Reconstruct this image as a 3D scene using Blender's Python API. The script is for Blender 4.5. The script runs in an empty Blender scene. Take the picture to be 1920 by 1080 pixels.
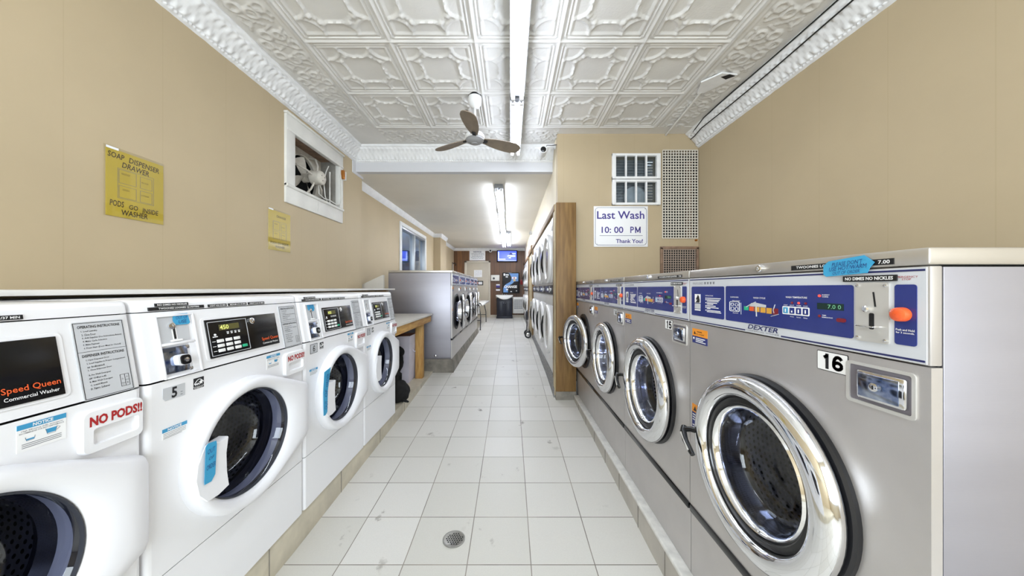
import bpy, bmesh, math, random
import numpy as np
from mathutils import Vector, Matrix, noise
random.seed(7)
SC = bpy.context.scene
COL = SC.collection
PI = math.pi
# ------------------------------------------------------------------ camera
EYE = 1.32
cam_d = bpy.data.cameras.new('camera')
cam_d.sensor_width = 36.0
cam_d.lens = 600 / 1920 * 36.0
cam_d.shift_x = 0.0016
cam_d.clip_start = 0.02
cam = bpy.data.objects.new('camera', cam_d)
COL.objects.link(cam)
cam.location = (0, 0, EYE)
cam.rotation_euler = (PI / 2, 0, 0)
SC.camera = cam
# ------------------------------------------------------------------ light
SC.view_settings.view_transform = 'Standard'
SC.view_settings.look = 'None'
SC.view_settings.gamma = 1
SC.view_settings.use_curve_mapping = False
SC.view_settings.exposure = 1.0
TUBE = 11.5          # fluorescent tubes
DAY = 92.0           # daylight through the shop window behind the viewer
world = bpy.data.worlds.new('world')
SC.world = world
world.use_nodes = True
world.node_tree.nodes['Background'].inputs[0].default_value = (.82, .9, 1, 1)
world.node_tree.nodes['Background'].inputs[1].default_value = 1.6


def area(name, loc, rot, sx, sy, power, col=(1, 1, 1)):
    d = bpy.data.lights.new(name, 'AREA')
    d.shape = 'RECTANGLE'
    d.size, d.size_y, d.energy, d.color = sx, sy, power, col
    o = bpy.data.objects.new(name, d)
    COL.objects.link(o)
    o.location, o.rotation_euler = loc, rot
    return o


area('shop_window_daylight', (0, -2.62, 1.75), (PI / 2, 0, 0), 3.4, 2.0, DAY, (.84, .94, 1))


# ------------------------------------------------------------------ materials
def lin(c):
    c = c / 255
    return c / 12.92 if c <= .04045 else ((c + .055) / 1.055) ** 2.4


def rgb(c):
    return (lin(c[0]), lin(c[1]), lin(c[2]), 1)


M = {}


class NT:
    def __init__(s, name):
        s.m = bpy.data.materials.new(name)
        s.m.use_nodes = True
        s.t = s.m.node_tree
        s.b = s.t.nodes['Principled BSDF']
        s.out = s.t.nodes['Material Output']

    def n(s, typ, **kw):
        x = s.t.nodes.new(typ)
        for k, v in kw.items():
            setattr(x, k, v)
        return x

    def l(s, a, b):
        s.t.links.new(a, b)

    def math(s, op, a, b=None, c=None):
        x = s.n('ShaderNodeMath', operation=op)
        for i, v in enumerate((a, b, c)):
            if v is None:
                continue
            if isinstance(v, (int, float)):
                x.inputs[i].default_value = v
            else:
                s.l(v, x.inputs[i])
        return x.outputs[0]

    def mix(s, fac, a, b):
        x = s.n('ShaderNodeMix', data_type='RGBA')
        for i, v in ((0, fac), (6, a), (7, b)):
            if isinstance(v, (int, float)):
                x.inputs[i].default_value = v
            elif isinstance(v, tuple):
                x.inputs[i].default_value = v
            else:
                s.l(v, x.inputs[i])
        return x.outputs[2]

    def coord(s, scale=(1, 1, 1), kind='Object'):
        tc = s.n('ShaderNodeTexCoord')
        mp = s.n('ShaderNodeMapping')
        mp.inputs['Scale'].default_value = scale
        s.l(tc.outputs[kind], mp.inputs[0])
        return mp.outputs[0]

    def noise(s, scale, stretch=(1, 1, 1), detail=3, rough=.55):
        x = s.n('ShaderNodeTexNoise')
        x.inputs['Scale'].default_value = scale
        x.inputs['Detail'].default_value = detail
        x.inputs['Roughness'].default_value = rough
        s.l(s.coord(stretch), x.inputs['Vector'])
        return x.outputs[0]

    def ramp(s, fac, p0, p1, c0=(0, 0, 0, 1), c1=(1, 1, 1, 1)):
        x = s.n('ShaderNodeValToRGB')
        e = x.color_ramp.elements
        e[0].position, e[1].position = p0, p1
        e[0].color, e[1].color = c0, c1
        s.l(fac, x.inputs[0])
        return x.outputs[0]

    def bump(s, h, strength=.3, dist=.01):
        x = s.n('ShaderNodeBump')
        x.inputs['Strength'].default_value = strength
        x.inputs['Distance'].default_value = dist
        s.l(h, x.inputs['Height'])
        s.l(x.outputs[0], s.b.inputs['Normal'])


def mat(name, col, rough=.5, metal=0., emit=0., var=0., vscale=6., vstretch=(1, 1, 1), bump=0., bscale=60., bstretch=(1, 1, 1), spec=.5, coat=0., dark=None):
    k = NT(name)
    b = k.b
    b.inputs['Base Color'].default_value = rgb(col)
    b.inputs['Roughness'].default_value = rough
    b.inputs['Metallic'].default_value = metal
    b.inputs['Specular IOR Level'].default_value = spec
    b.inputs['Coat Weight'].default_value = coat
    if emit:
        b.inputs['Emission Color'].default_value = rgb(col)
        b.inputs['Emission Strength'].default_value = emit
    if var:
        f = k.ramp(k.noise(vscale, vstretch), .3, .7)
        c2 = dark or tuple(max(0, x * (1 - var)) for x in col)
        k.l(k.mix(f, rgb(c2), rgb(col)), b.inputs['Base Color'])
    if bump:
        k.bump(k.noise(bscale, bstretch, 2), bump, .004)
    M[name] = k.m
    return k


mat('enamel', (240, 240, 243), .28, coat=.3, spec=.5)
mat('enamel_panel', (238, 238, 241), .35, var=.012, vscale=3)
mat('white_plastic', (236, 236, 240), .38)
mat('offwhite_paint', (226, 224, 218), .55, var=.06, vscale=5)
mat('trim_white', (238, 238, 238), .6, var=.05, vscale=9, bump=.15, bscale=40)
mat('tin_white', (231, 229, 225), .55, var=.07, vscale=2.2, bump=.22, bscale=75)
mat('flat_ceiling', (230, 225, 215), .75, var=.03, vscale=1.5)
mat('beam_white', (206, 206, 209), .6)
mat('steel', (201, 197, 195), .36, .6, var=.05, vscale=4, vstretch=(1, 1, 1), bump=.05, bscale=30, bstretch=(60, 60, .6))
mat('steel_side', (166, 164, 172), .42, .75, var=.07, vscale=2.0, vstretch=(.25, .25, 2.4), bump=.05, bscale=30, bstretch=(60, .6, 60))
mat('steel_cap', (200, 195, 188), .32, .7, var=.06, vscale=5)
mat('steel_bright', (218, 216, 212), .34, .55)
mat('chrome', (232, 233, 236), .07, 1.0)
mat('coin_chrome', (190, 200, 220), .12, 1.0, var=.55, vscale=38, dark=(70, 92, 140))
mat('drum_steel', (96, 98, 112), .3, .9)
mat('dark_hole', (9, 9, 12), .6)
mat('black_gloss', (13, 13, 15), .18)
mat('black_matte', (20, 20, 22), .6)
mat('rubber', (18, 18, 22), .42)
mat('gasket_grey', (58, 60, 68), .45)
mat('boot_dark', (30, 32, 46), .22)
mat('dark_void', (6, 6, 7), .9)
mat('print_black', (22, 22, 26), .6)
mat('print_white', (240, 240, 240), .6)
mat('print_grey', (120, 122, 128), .6)
mat('print_red', (170, 28, 30), .6)
mat('print_orange', (226, 92, 38), .5)
mat('print_navy', (34, 38, 92), .5)
mat('print_purple', (64, 52, 134), .5)
mat('print_blue', (60, 150, 196), .55)
mat('pen_blue', (32, 60, 128), .6)
mat('pen_black', (36, 26, 28), .6)
mat('label_black', (20, 20, 22), .45)
mat('silver_sheet', (203, 206, 212), .42)
mat('silver_label', (196, 198, 202), .45)
mat('blue_panel', (40, 54, 130), .24, var=.1, vscale=7, coat=.2)
mat('sticker_orange', (236, 150, 42), .5)
mat('sticker_navy', (44, 52, 118), .5)
mat('tape_blue', (58, 158, 204), .62, bump=.25, bscale=90)
mat('key_white', (240, 240, 238), .45)
mat('key_green', (40, 178, 132), .4)
mat('lcd', (92, 88, 46), .3)
mat('lcd_digits', (216, 222, 120), .4, emit=.4)
mat('led_dark', (20, 46, 42), .2)
mat('led_digits', (110, 180, 140), .3, emit=.2)
mat('led_red', (226, 70, 60), .3, emit=.5)
mat('red_dim', (120, 28, 40), .3)
mat('amber', (214, 160, 60), .4)
mat('orange_button', (232, 92, 40), .3, coat=.4)
mat('card_yellow', (204, 180, 60), .5, var=.05)
mat('paper_white', (238, 238, 240), .55)
mat('pine', (204, 164, 96), .55, var=.3, vscale=5, vstretch=(9, 1.1, 9), dark=(166, 118, 58))
mat('pine_leg', (204, 164, 96), .55, var=.3, vscale=5, vstretch=(9, 9, 1.1), dark=(166, 118, 58))
mat('board_wood', (138, 106, 60), .55, var=.2, vscale=4, vstretch=(9, 9, .8), dark=(104, 74, 36))
mat('board_edge', (196, 178, 140), .6, var=.15, vscale=5)
mat('laminate', (214, 209, 200), .4, var=.05, vscale=4)
mat('concrete', (146, 140, 130), .85, var=.3, vscale=7, bump=.3, bscale=30, dark=(104, 99, 91))
mat('tan_tile', (216, 207, 186), .5, var=.14, vscale=6)
mat('curb_tile', (188, 182, 172), .45, var=.1, vscale=6)
mat('curb_nosing', (226, 224, 218), .5, var=.12, vscale=20)
mat('speckle', (168, 166, 162), .7, var=.4, vscale=60, dark=(100, 100, 102))
mat('dryer_enamel', (228, 227, 226), .3, .15)
mat('fixture_grey', (122, 123, 126), .5)
mat('dryer_glass', (176, 171, 164), .16, .3)
mat('navy_cabinet', (22, 26, 40), .35)
mat('porcelain', (244, 243, 240), .15)
mat('vent_white', (232, 230, 224), .5)
mat('door_beige', (196, 186, 168), .5, var=.05, vscale=2)
mat('frame_beige', (206, 198, 182), .5)
mat('bag_white', (214, 210, 224), .7, var=.06, vscale=6)
mat('bag_brown', (120, 78, 62), .8)
mat('bag_black', (13, 13, 14), .9, bump=.3, bscale=60)
mat('fan_blade', (142, 128, 112), .5, var=.12, vscale=10)
mat('fan_white', (226, 226, 226), .35)
mat('fan_grey', (150, 150, 152), .4)
mat('dusty_white', (214, 208, 196), .6, var=.12, vscale=14)
mat('dusty_grey', (150, 146, 138), .7, var=.25, vscale=8)
mat('lattice', (206, 200, 188), .5)
mat('lattice_dull', (168, 150, 136), .6)
mat('recess_grey', (112, 108, 116), .5)
mat('rust_frame', (150, 120, 98), .6, var=.3, vscale=14)
mat('aluminium', (168, 170, 172), .35, .7)
mat('cable_black', (24, 24, 24), .6)
mat('cable_white', (220, 218, 212), .6)
mat('brass', (176, 112, 48), .4, .6)
mat('red_box', (150, 34, 28), .5)
mat('outside_view', (92, 132, 176), .8, var=.5, vscale=2.2, vstretch=(1, 1, 5), dark=(66, 84, 100))
mat('shop_glass_frame', (180, 182, 184), .4, .6)
mat('drain_steel', (150, 148, 142), .4, .7)
k = mat('tube_glow', (255, 253, 250), .3)
k.b.inputs['Emission Color'].default_value = (.90, .985, 1.13, 1)
k.b.inputs['Emission Strength'].default_value = TUBE
k = mat('tube_glow_soft', (255, 253, 250), .3)
k.b.inputs['Emission Color'].default_value = (.90, .985, 1.13, 1)
k.b.inputs['Emission Strength'].default_value = TUBE * 1.55
mat('screen_blue', (56, 74, 214), .25, emit=1.1)
mat('screen_light', (170, 190, 250), .25, emit=1.1)
mat('screen_dark', (20, 24, 90), .25, emit=.5)
mat('change_blue', (96, 146, 208), .35)
mat('change_gold', (214, 184, 120), .35)

# glass: clear, with a real mirror share
def glass(name, tint, gl=1.0):
    k = NT(name)
    f = k.n('ShaderNodeLayerWeight')
    f.inputs[0].default_value = .5
    sch = k.math('MULTIPLY_ADD', k.math('POWER', f.outputs['Facing'], 4.0), .9, .045)
    tr = k.n('ShaderNodeBsdfTransparent')
    tr.inputs[0].default_value = tint
    g = k.n('ShaderNodeBsdfGlossy')
    g.inputs['Roughness'].default_value = .03
    g.inputs['Color'].default_value = (gl, gl, gl, 1)
    mx = k.n('ShaderNodeMixShader')
    k.l(sch, mx.inputs[0])
    k.l(tr.outputs[0], mx.inputs[1])
    k.l(g.outputs[0], mx.inputs[2])
    k.l(mx.outputs[0], k.out.inputs[0])
    M[name] = k.m


glass('door_glass', (.72, .74, .82, 1))
glass('dark_glass', (.42, .44, .54, 1))
glass('window_glass', (.8, .86, .92, 1))
glass('clear_sleeve', (.97, .97, .95, 1))

# perforated drum steel
k = NT('drum_holes')
co = k.coord((1, 1, 1), 'UV')
sx = k.n('ShaderNodeSeparateXYZ')
k.l(co, sx.inputs[0])
row = k.math('FLOOR', k.math('MULTIPLY', sx.outputs[1], 1.0))
off = k.math('MULTIPLY', k.math('MODULO', row, 2.0), .5)
fx = k.math('SUBTRACT', k.math('FRACT', k.math('ADD', sx.outputs[0], off)), .5)
fy = k.math('SUBTRACT', k.math('FRACT', sx.outputs[1]), .5)
dd = k.math('SQRT', k.math('ADD', k.math('MULTIPLY', fx, fx), k.math('MULTIPLY', fy, fy)))
hole = k.math('LESS_THAN', dd, .27)
k.l(k.mix(hole, rgb((150, 150, 160)), rgb((18, 18, 26))), k.b.inputs['Base Color'])
k.b.inputs['Metallic'].default_value = .6
k.b.inputs['Roughness'].default_value = .35
M['drum_holes'] = k.m

# yellow painted wall with faint panel seams
def wall_paint(name, col, axis):
    k = NT(name)
    co = k.coord()
    sx = k.n('ShaderNodeSeparateXYZ')
    k.l(co, sx.inputs[0])
    fr = k.math('FRACT', k.math('DIVIDE', sx.outputs[axis], .405))
    seam = k.math('LESS_THAN', k.math('ABSOLUTE', k.math('SUBTRACT', fr, .5)), .006)
    nz = k.ramp(k.noise(1.3, (1, 1, 1), 4), .3, .72)
    base = k.mix(nz, rgb(tuple(c * .955 for c in col)), rgb(col))
    k.l(k.mix(k.math('MULTIPLY', seam, .09), base, rgb((130, 108, 66))), k.b.inputs['Base Color'])
    k.b.inputs['Roughness'].default_value = .62
    k.bump(k.noise(45, (1, 1, 1), 2), .06, .004)
    M[name] = k.m


wall_paint('yellow_wall', (191, 173, 141), 1)
wall_paint('yellow_wall_x', (184, 166, 135), 0)
mat('cream_wall', (226, 214, 188), .65, var=.04, vscale=2)

# tiled floor
k = NT('floor_tile')
co = k.coord()
sx = k.n('ShaderNodeSeparateXYZ')
k.l(co, sx.inputs[0])
P = .305


def cell(o, off):
    return k.math('DIVIDE', k.math('ADD', o, off), P)


ux, uy = cell(sx.outputs[0], .2065 + P * 20), cell(sx.outputs[1], -1.526 + P * 20)
gx = k.math('ABSOLUTE', k.math('SUBTRACT', k.math('FRACT', k.math('ADD', ux, .5)), .5))
gy = k.math('ABSOLUTE', k.math('SUBTRACT', k.math('FRACT', k.math('ADD', uy, .5)), .5))
g = k.math('LESS_THAN', k.math('MINIMUM', gx, gy), .0075)
wn = k.n('ShaderNodeTexWhiteNoise', noise_dimensions='2D')
cb = k.n('ShaderNodeCombineXYZ')
k.l(k.math('FLOOR', ux), cb.inputs[0])
k.l(k.math('FLOOR', uy), cb.inputs[1])
k.l(cb.outputs[0], wn.inputs['Vector'])
tone = k.mix(wn.outputs['Value'], rgb((203, 200, 192)), rgb((214, 211, 205)))
speck = k.ramp(k.noise(160, (1, 1, 1), 2), .35, .65)
tone = k.mix(k.math('MULTIPLY', speck, .10), tone, rgb((170, 164, 152)))
sc1 = k.ramp(k.noise(7.0, (1.0, .8, 1), 5, .65), .62, .70)
sc2 = k.ramp(k.noise(2.1, (1, 1, 1), 3), .5, .62)
scuff = k.math('MULTIPLY', k.math('MULTIPLY', sc1, sc2), .85)
tone = k.mix(scuff, tone, rgb((120, 112, 104)))
gr = k.ramp(k.noise(3.0), .35, .65, rgb((150, 142, 130)), rgb((96, 90, 82)))
k.l(k.mix(g, tone, gr), k.b.inputs['Base Color'])
k.b.inputs['Roughness'].default_value = .42
k.bump(k.math('MULTIPLY', g, -1.0), .4, .003)
M['floor_tile'] = k.m

# brown plank panelling (far wall)
k = NT('wood_planks')
co = k.coord()
sx = k.n('ShaderNodeSeparateXYZ')
k.l(co, sx.inputs[0])
u = k.math('DIVIDE', k.math('ADD', sx.outputs[0], 5.0), .2)
wn = k.n('ShaderNodeTexWhiteNoise', noise_dimensions='1D')
k.l(k.math('FLOOR', u), wn.inputs['W'])
tone = k.mix(wn.outputs['Value'], rgb((92, 58, 26)), rgb((132, 86, 42)))
gn = k.ramp(k.noise(5, (8, 1, .5), 4), .35, .68)
tone = k.mix(k.math('MULTIPLY', gn, .5), tone, rgb((74, 44, 18)))
gv = k.math('LESS_THAN', k.math('FRACT', u), .035)
k.l(k.mix(gv, tone, rgb((36, 22, 12))), k.b.inputs['Base Color'])
k.b.inputs['Roughness'].default_value = .4
M['wood_planks'] = k.m


# ------------------------------------------------------------------ mesh builder
_fonts = {}


class MB:
    def __init__(s, name=None):
        s.v, s.f, s.mi, s.uv, s.mats, s.cur, s.T = [], [], [], {}, [], 0, None
        if name:
            s.use(name)

    def use(s, name):
        if name not in s.mats:
            s.mats.append(name)
        s.cur = s.mats.index(name)
        return s

    def add(s, vs, fs, uvs=None):
        b = len(s.v)
        if s.T is not None:
            vs = [s.T @ Vector(p) for p in vs]
        s.v.extend([tuple(p) for p in vs])
        for i, f in enumerate(fs):
            s.f.append(tuple(b + j for j in f))
            s.mi.append(s.cur)
            if uvs:
                s.uv[len(s.f) - 1] = [uvs[j] for j in f]
        return s

    def box(s, x0, x1, y0, y1, z0, z1, bev=0., seg=2):
        if x0 > x1: x0, x1 = x1, x0
        if y0 > y1: y0, y1 = y1, y0
        if z0 > z1: z0, z1 = z1, z0
        vs = [(x, y, z) for z in (z0, z1) for y in (y0, y1) for x in (x0, x1)]
        fs = [(0, 2, 3, 1), (4, 5, 7, 6), (0, 1, 5, 4), (2, 6, 7, 3), (0, 4, 6, 2), (1, 3, 7, 5)]
        if not bev:
            return s.add(vs, fs)
        bm = bmesh.new()
        bv = [bm.verts.new(p) for p in vs]
        for f in fs:
            bm.faces.new([bv[i] for i in f])
        bev = min(bev, .49 * min(x1 - x0, y1 - y0, z1 - z0))
        bmesh.ops.bevel(bm, geom=bm.edges[:], offset=bev, segments=seg, profile=.5, affect='EDGES')
        bm.verts.index_update()
        r = s.add([v.co[:] for v in bm.verts], [[v.index for v in f.verts] for f in bm.faces])
        bm.free()
        return r

    def loft(s, rings, closed=True, cap0=False, cap1=False, uvs=None):
        n = len(rings[0])
        vs = [p for r in rings for p in r]
        fs = []
        for a in range(len(rings) - 1):
            for i in range(n if closed else n - 1):
                j = (i + 1) % n
                fs.append((a * n + i, a * n + j, (a + 1) * n + j, (a + 1) * n + i))
        if cap0: fs.append(tuple(range(n))[::-1])
        if cap1: fs.append(tuple((len(rings) - 1) * n + i for i in range(n)))
        return s.add(vs, fs, uvs)

    def prism(s, poly, a0, a1, axis='y'):
        mp = {'y': lambda p, a: (p[0], a, p[1]), 'x': lambda p, a: (a, p[0], p[1]), 'z': lambda p, a: (p[0], p[1], a)}[axis]
        return s.loft([[mp(p, a0) for p in poly], [mp(p, a1) for p in poly]], True, True, True)

    def lathe(s, prof, c=(0, 0, 0), n=32, axis='y', a0=0., a1=2 * PI):
        rings = []
        full = abs(a1 - a0 - 2 * PI) < 1e-6
        for r, t in prof:
            r = max(r, .0003)
            ring = []
            for i in range(n if full else n + 1):
                a = a0 + (a1 - a0) * i / n
                p = r * math.cos(a), r * math.sin(a)
                ring.append({'y': (c[0] + p[0], c[1] + t, c[2] + p[1]), 'z': (c[0] + p[0], c[1] + p[1], c[2] + t),
                             'x': (c[0] + t, c[1] + p[0], c[2] + p[1])}[axis])
            rings.append(ring)
        return s.loft(rings, full)

    def tube(s, pts, r, n=8, closed=False, r1=None):
        pts = [Vector(p) for p in pts]
        m = len(pts)
        rings = []
        up = None
        for i, p in enumerate(pts):
            if closed:
                d = pts[(i + 1) % m] - pts[i - 1]
            else:
                d = pts[min(i + 1, m - 1)] - pts[max(i - 1, 0)]
            d.normalize()
            if up is None:
                up = d.orthogonal().normalized()
            else:
                up = (up - d * up.dot(d))
                up = up.normalized() if up.length > 1e-6 else d.orthogonal().normalized()
            w = d.cross(up)
            rr = r if r1 is None else r + (r1 - r) * i / (m - 1)
            rings.append([tuple(p + (up * math.cos(2 * PI * k / n) + w * math.sin(2 * PI * k / n)) * rr) for k in range(n)])
        if closed:
            rings.append(rings[0])
            return s.loft(rings, True)
        return s.loft(rings, True, True, True)

    def plate_hole(s, x0, x1, z0, z1, cx, cz, r, y, n=64, t=0.):
        an = sorted(set([2 * PI * i / n for i in range(n)] + [math.atan2(b - cz, a - cx) % (2 * PI) for a in (x0, x1) for b in (z0, z1)]))
        out, inn = [], []
        for a in an:
            c, q = math.cos(a), math.sin(a)
            ts = []
            if abs(c) > 1e-9: ts.append(((x1 if c > 0 else x0) - cx) / c)
            if abs(q) > 1e-9: ts.append(((z1 if q > 0 else z0) - cz) / q)
            d = min(ts)
            out.append((cx + c * d, y, cz + q * d))
            inn.append((cx + c * r, y, cz + q * r))
        s.loft([out, inn])
        if t:
            s.loft([inn, [(p[0], y + t, p[2]) for p in inn]])
        return s

    def sphere(s, c, r, n=16, m=10, sc=(1, 1, 1)):
        rings = []
        for i in range(m + 1):
            t = -PI / 2 + PI * i / m
            rings.append([(c[0] + sc[0] * r * max(math.cos(t), .002) * math.cos(2 * PI * j / n), c[1] + sc[1] * r * max(math.cos(t), .002) * math.sin(2 * PI * j / n),
                           c[2] + sc[2] * r * math.sin(t)) for j in range(n)])
        return s.loft(rings, True)

    def grid(s, A):
        nu, nv = A.shape[:2]
        vs = [tuple(p) for p in A.reshape(-1, 3)]
        fs = [(i * nv + j, (i + 1) * nv + j, (i + 1) * nv + j + 1, i * nv + j + 1) for i in range(nu - 1) for j in range(nv - 1)]
        return s.add(vs, fs)

    def text(s, t, x0, x1, z0, z1, y, bold=0., shear=0., rot=0., res=2, keep=False):
        key = (t, bold, shear, res)
        if key not in _fonts:
            cu = bpy.data.curves.new('lettering', 'FONT')
            cu.body, cu.offset, cu.shear, cu.resolution_u = t, bold, shear, res
            o = bpy.data.objects.new('lettering', cu)
            me = o.to_mesh()
            vs = [(v.co.x, v.co.y) for v in me.vertices]
            fs = [tuple(p.vertices) for p in me.polygons]
            o.to_mesh_clear()
            bpy.data.objects.remove(o)
            bpy.data.curves.remove(cu)
            _fonts[key] = (vs, fs)
        vs, fs = _fonts[key]
        if not vs:
            return s
        xa, xb = min(v[0] for v in vs), max(v[0] for v in vs)
        za, zb = min(v[1] for v in vs), max(v[1] for v in vs)
        kx, kz = (x1 - x0) / max(xb - xa, 1e-6), (z1 - z0) / max(zb - za, 1e-6)
        if keep:
            kx = kz = min(kx, kz)
        cx, cz = (x0 + x1) / 2, (z0 + z1) / 2
        c, q = math.cos(rot), math.sin(rot)
        w = []
        for v in vs:
            px, pz = (v[0] - xa) * kx - (x1 - x0) / 2, (v[1] - (za + zb) / 2) * kz
            w.append((cx + px * c - pz * q, y, cz + px * q + pz * c))
        return s.add(w, fs)

    def stroke(s, pts, w, y):
        for (p, q) in zip(pts[:-1], pts[1:]):
            d = Vector((q[0] - p[0], q[1] - p[1]))
            if d.length < 1e-7:
                continue
            n = Vector((-d.y, d.x)).normalized() * (w / 2)
            s.add([(p[0] + n.x, y, p[1] + n.y), (p[0] - n.x, y, p[1] - n.y), (q[0] - n.x, y, q[1] - n.y), (q[0] + n.x, y, q[1] + n.y)], [(0, 1, 2, 3)])
        for p in pts[1:-1]:
            s.add([(x, y, z) for x, z in circ(p[0], p[1], w / 2, 12)], [tuple(range(12))])
        return s

    def numeral(s, t, x0, x1, z0, z1, y, wt=.25):
        """plain bold sans-serif numerals"""
        el = lambda cx, cz, rx, rz, a0, a1, n=18: [(cx + rx * math.cos(a0 + (a1 - a0) * i / n), cz + rz * math.sin(a0 + (a1 - a0) * i / n)) for i in range(n + 1)]
        G = {'1': [[(.62, 0), (.62, 1)], [(.66, .92), (.50, .80), (.30, .72)]],
             '4': [[(.68, 0), (.68, 1)], [(.66, .93), (.12, .36)], [(.02, .26), (1.0, .26)]],
             '5': [[(.92, .88), (.26, .88), (.19, .50)] + el(.48, .34, .36, .23, 2.3, -2.75)],
             '6': [el(.5, .32, .36, .21, 0, 2 * PI), [(.14, .34), (.15, .52), (.22, .72), (.36, .85), (.54, .885), (.72, .84), (.86, .72)]],
             '7': [[(.04, .88), (.88, .88), (.60, .45), (.40, 0)]]}
        n = len(t)
        cw = (x1 - x0) / n
        for i, ch in enumerate(t):
            xa = x0 + cw * i + .05 * cw
            w_ = cw * .90
            h_ = z1 - z0
            for st in G[ch]:
                s.stroke([(xa + p[0] * w_, z0 + p[1] * h_) for p in st], wt * w_, y)
        return s

    def build(s, name, parent=None, loc=(0, 0, 0), rz=0., pivot=None, label=None, sharp=38):
        me = bpy.data.meshes.new(name)
        vs = s.v
        if pivot:
            vs = [(v[0] - pivot[0], v[1] - pivot[1], v[2] - pivot[2]) for v in vs]
            loc = pivot
        me.from_pydata(vs, [], s.f)
        for n in s.mats:
            me.materials.append(M[n])
        me.polygons.foreach_set('material_index', s.mi)
        me.polygons.foreach_set('use_smooth', [True] * len(s.f))
        if s.uv:
            ul = me.uv_layers.new(name='UVMap')
            for p in me.polygons:
                if p.index in s.uv:
                    for li, q in zip(p.loop_indices, s.uv[p.index]):
                        ul.data[li].uv = q
        me.update()
        me.set_sharp_from_angle(angle=math.radians(sharp))
        o = bpy.data.objects.new(name, me)
        COL.objects.link(o)
        o.location = loc
        o.rotation_euler = (0, 0, rz)
        if parent:
            o.parent = parent
        if label:
            o['label'] = label
        return o


def tag(o, label, cat, group=None):
    o['label'], o['category'] = label, cat
    if group:
        o['group'] = group
    return o


def empty(name, label, cat, loc=(0, 0, 0), rz=0., group=None):
    o = bpy.data.objects.new(name, None)
    COL.objects.link(o)
    o.empty_display_size = .1
    o.location, o.rotation_euler = loc, (0, 0, rz)
    return tag(o, label, cat, group)


def struct(o):
    o['kind'] = 'structure'
    return o


def copy_tree(o, parent=None):
    c = o.copy()
    COL.objects.link(c)
    c.parent = parent
    for ch in o.children:
        copy_tree(ch, c)
    return c


def rrect(x0, x1, z0, z1, r, n=5):
    p = []
    for cx, cz, a in ((x1 - r, z0 + r, -PI / 2), (x1 - r, z1 - r, 0), (x0 + r, z1 - r, PI / 2), (x0 + r, z0 + r, PI)):
        for i in range(n + 1):
            b = a + PI / 2 * i / n
            p.append((cx + r * math.cos(b), cz + r * math.sin(b)))
    return p


def circ(cx, cz, r, n=20):
    return [(cx + r * math.cos(2 * PI * i / n), cz + r * math.sin(2 * PI * i / n)) for i in range(n)]


def fz(y):
    return float(np.interp(y, [-3, 1.6, 3.1, 4.3, 6.3, 12], [0, 0, .055, .135, .19, .23]))


def drum_uv(mb, prof, c, n, dens):
    """lathe about y with UVs counted in perforation pitches"""
    rings, uvs, L = [], [], 0.
    for i, (r, t) in enumerate(prof):
        if i:
            L += math.hypot(r - prof[i - 1][0], t - prof[i - 1][1])
        rings.append([(c[0] + r * math.cos(2 * PI * j / n), c[1] + t, c[2] + r * math.sin(2 * PI * j / n)) for j in range(n + 1)])
        uvs += [(2 * PI * .2 * j / n * dens, L * dens) for j in range(n + 1)]
    mb.loft(rings, False, uvs=uvs)


# ================================================================== setting
ZC, ZB = 3.088, 2.80        # pressed-tin ceiling, flat ceiling of the rear part
XL, XR, XI = -1.98, 2.15, .54
# floor follows the gentle ramp of the aisle
ys = np.concatenate([np.linspace(-2.5, 1.6, 8), np.linspace(1.7, 12.2, 60)])
m = MB('floor_tile')
m.loft([[(-2.3, y, fz(y)), (2.4, y, fz(y))] for y in ys], False)
m.loft([[(-2.3, -2.5, -.1), (2.4, -2.5, -.1)], [(-2.3, 12.2, -.1), (2.4, 12.2, -.1)]], False)
struct(m.build('floor'))


def wall_y(mb, x0, x1, ya, yb, z0, z1, holes):
    """wall lying along Y between x0..x1 with rectangular holes (y0,y1,z0,z1)"""
    y = ya
    for h in sorted(holes):
        mb.box(x0, x1, y, h[0], z0, z1)
        mb.box(x0, x1, h[0], h[1], z0, h[2])
        mb.box(x0, x1, h[0], h[1], h[3], z1)
        y = h[1]
    mb.box(x0, x1, y, yb, z0, z1)


def wall_x(mb, y0, y1, xa, xb, z0, z1, holes):
    x = xa
    for h in sorted(holes):
        mb.box(x, h[0], y0, y1, z0, z1)
        mb.box(h[0], h[1], y0, y1, z0, h[2])
        mb.box(h[0], h[1], y0, y1, h[3], z1)
        x = h[1]
    mb.box(x, xb, y0, y1, z0, z1)


m = MB('yellow_wall')
wall_y(m, -2.12, XL, -2.5, 4.27, -.05, 3.2, [(2.86, 3.69, 2.17, 2.79)])
struct(m.build('wall_left'))
m = MB('yellow_wall')
wall_y(m, -2.24, -2.10, 4.27, 12.1, -.05, 2.9, [(6.12, 7.84, 1.5, 2.52)])
struct(m.build('wall_left_rear'))
struct(MB('yellow_wall_x').box(-2.1, -1.91, 8.75, 9.5, 0, 2.8).build('wall_left_pilaster'))
struct(MB('yellow_wall').box(XR, XR + .14, -2.5, 12.1, -.05, 3.2).build('wall_right'))
m = MB('yellow_wall_x')
wall_x(m, 3.66, 3.78, XI, XR, 0, 3.2, [(1.19, 1.68, 2.29, 2.83), (1.74, 2.135, 1.9, 2.885)])
struct(m.build('wall_right_end'))
m = MB('cream_wall')
m.box(XI, XI + .1, 3.78, 12.0, 2.24, 3.2)
m.box(XI + .0, XI + .1, 7.27, 8.5, 0, 2.24)
struct(m.build('wall_right_rear'))
struct(MB('wood_planks').box(-2.2, XI + .1, 11.9, 12.0, 0, 2.9).build('wall_back'))
m = MB('cream_wall')
wall_x(m, -2.6, -2.5, -2.2, 2.3, -.05, 3.2, [(-1.75, 1.75, .75, 2.8)])
struct(m.build('wall_front'))
m = MB('shop_glass_frame')
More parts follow.
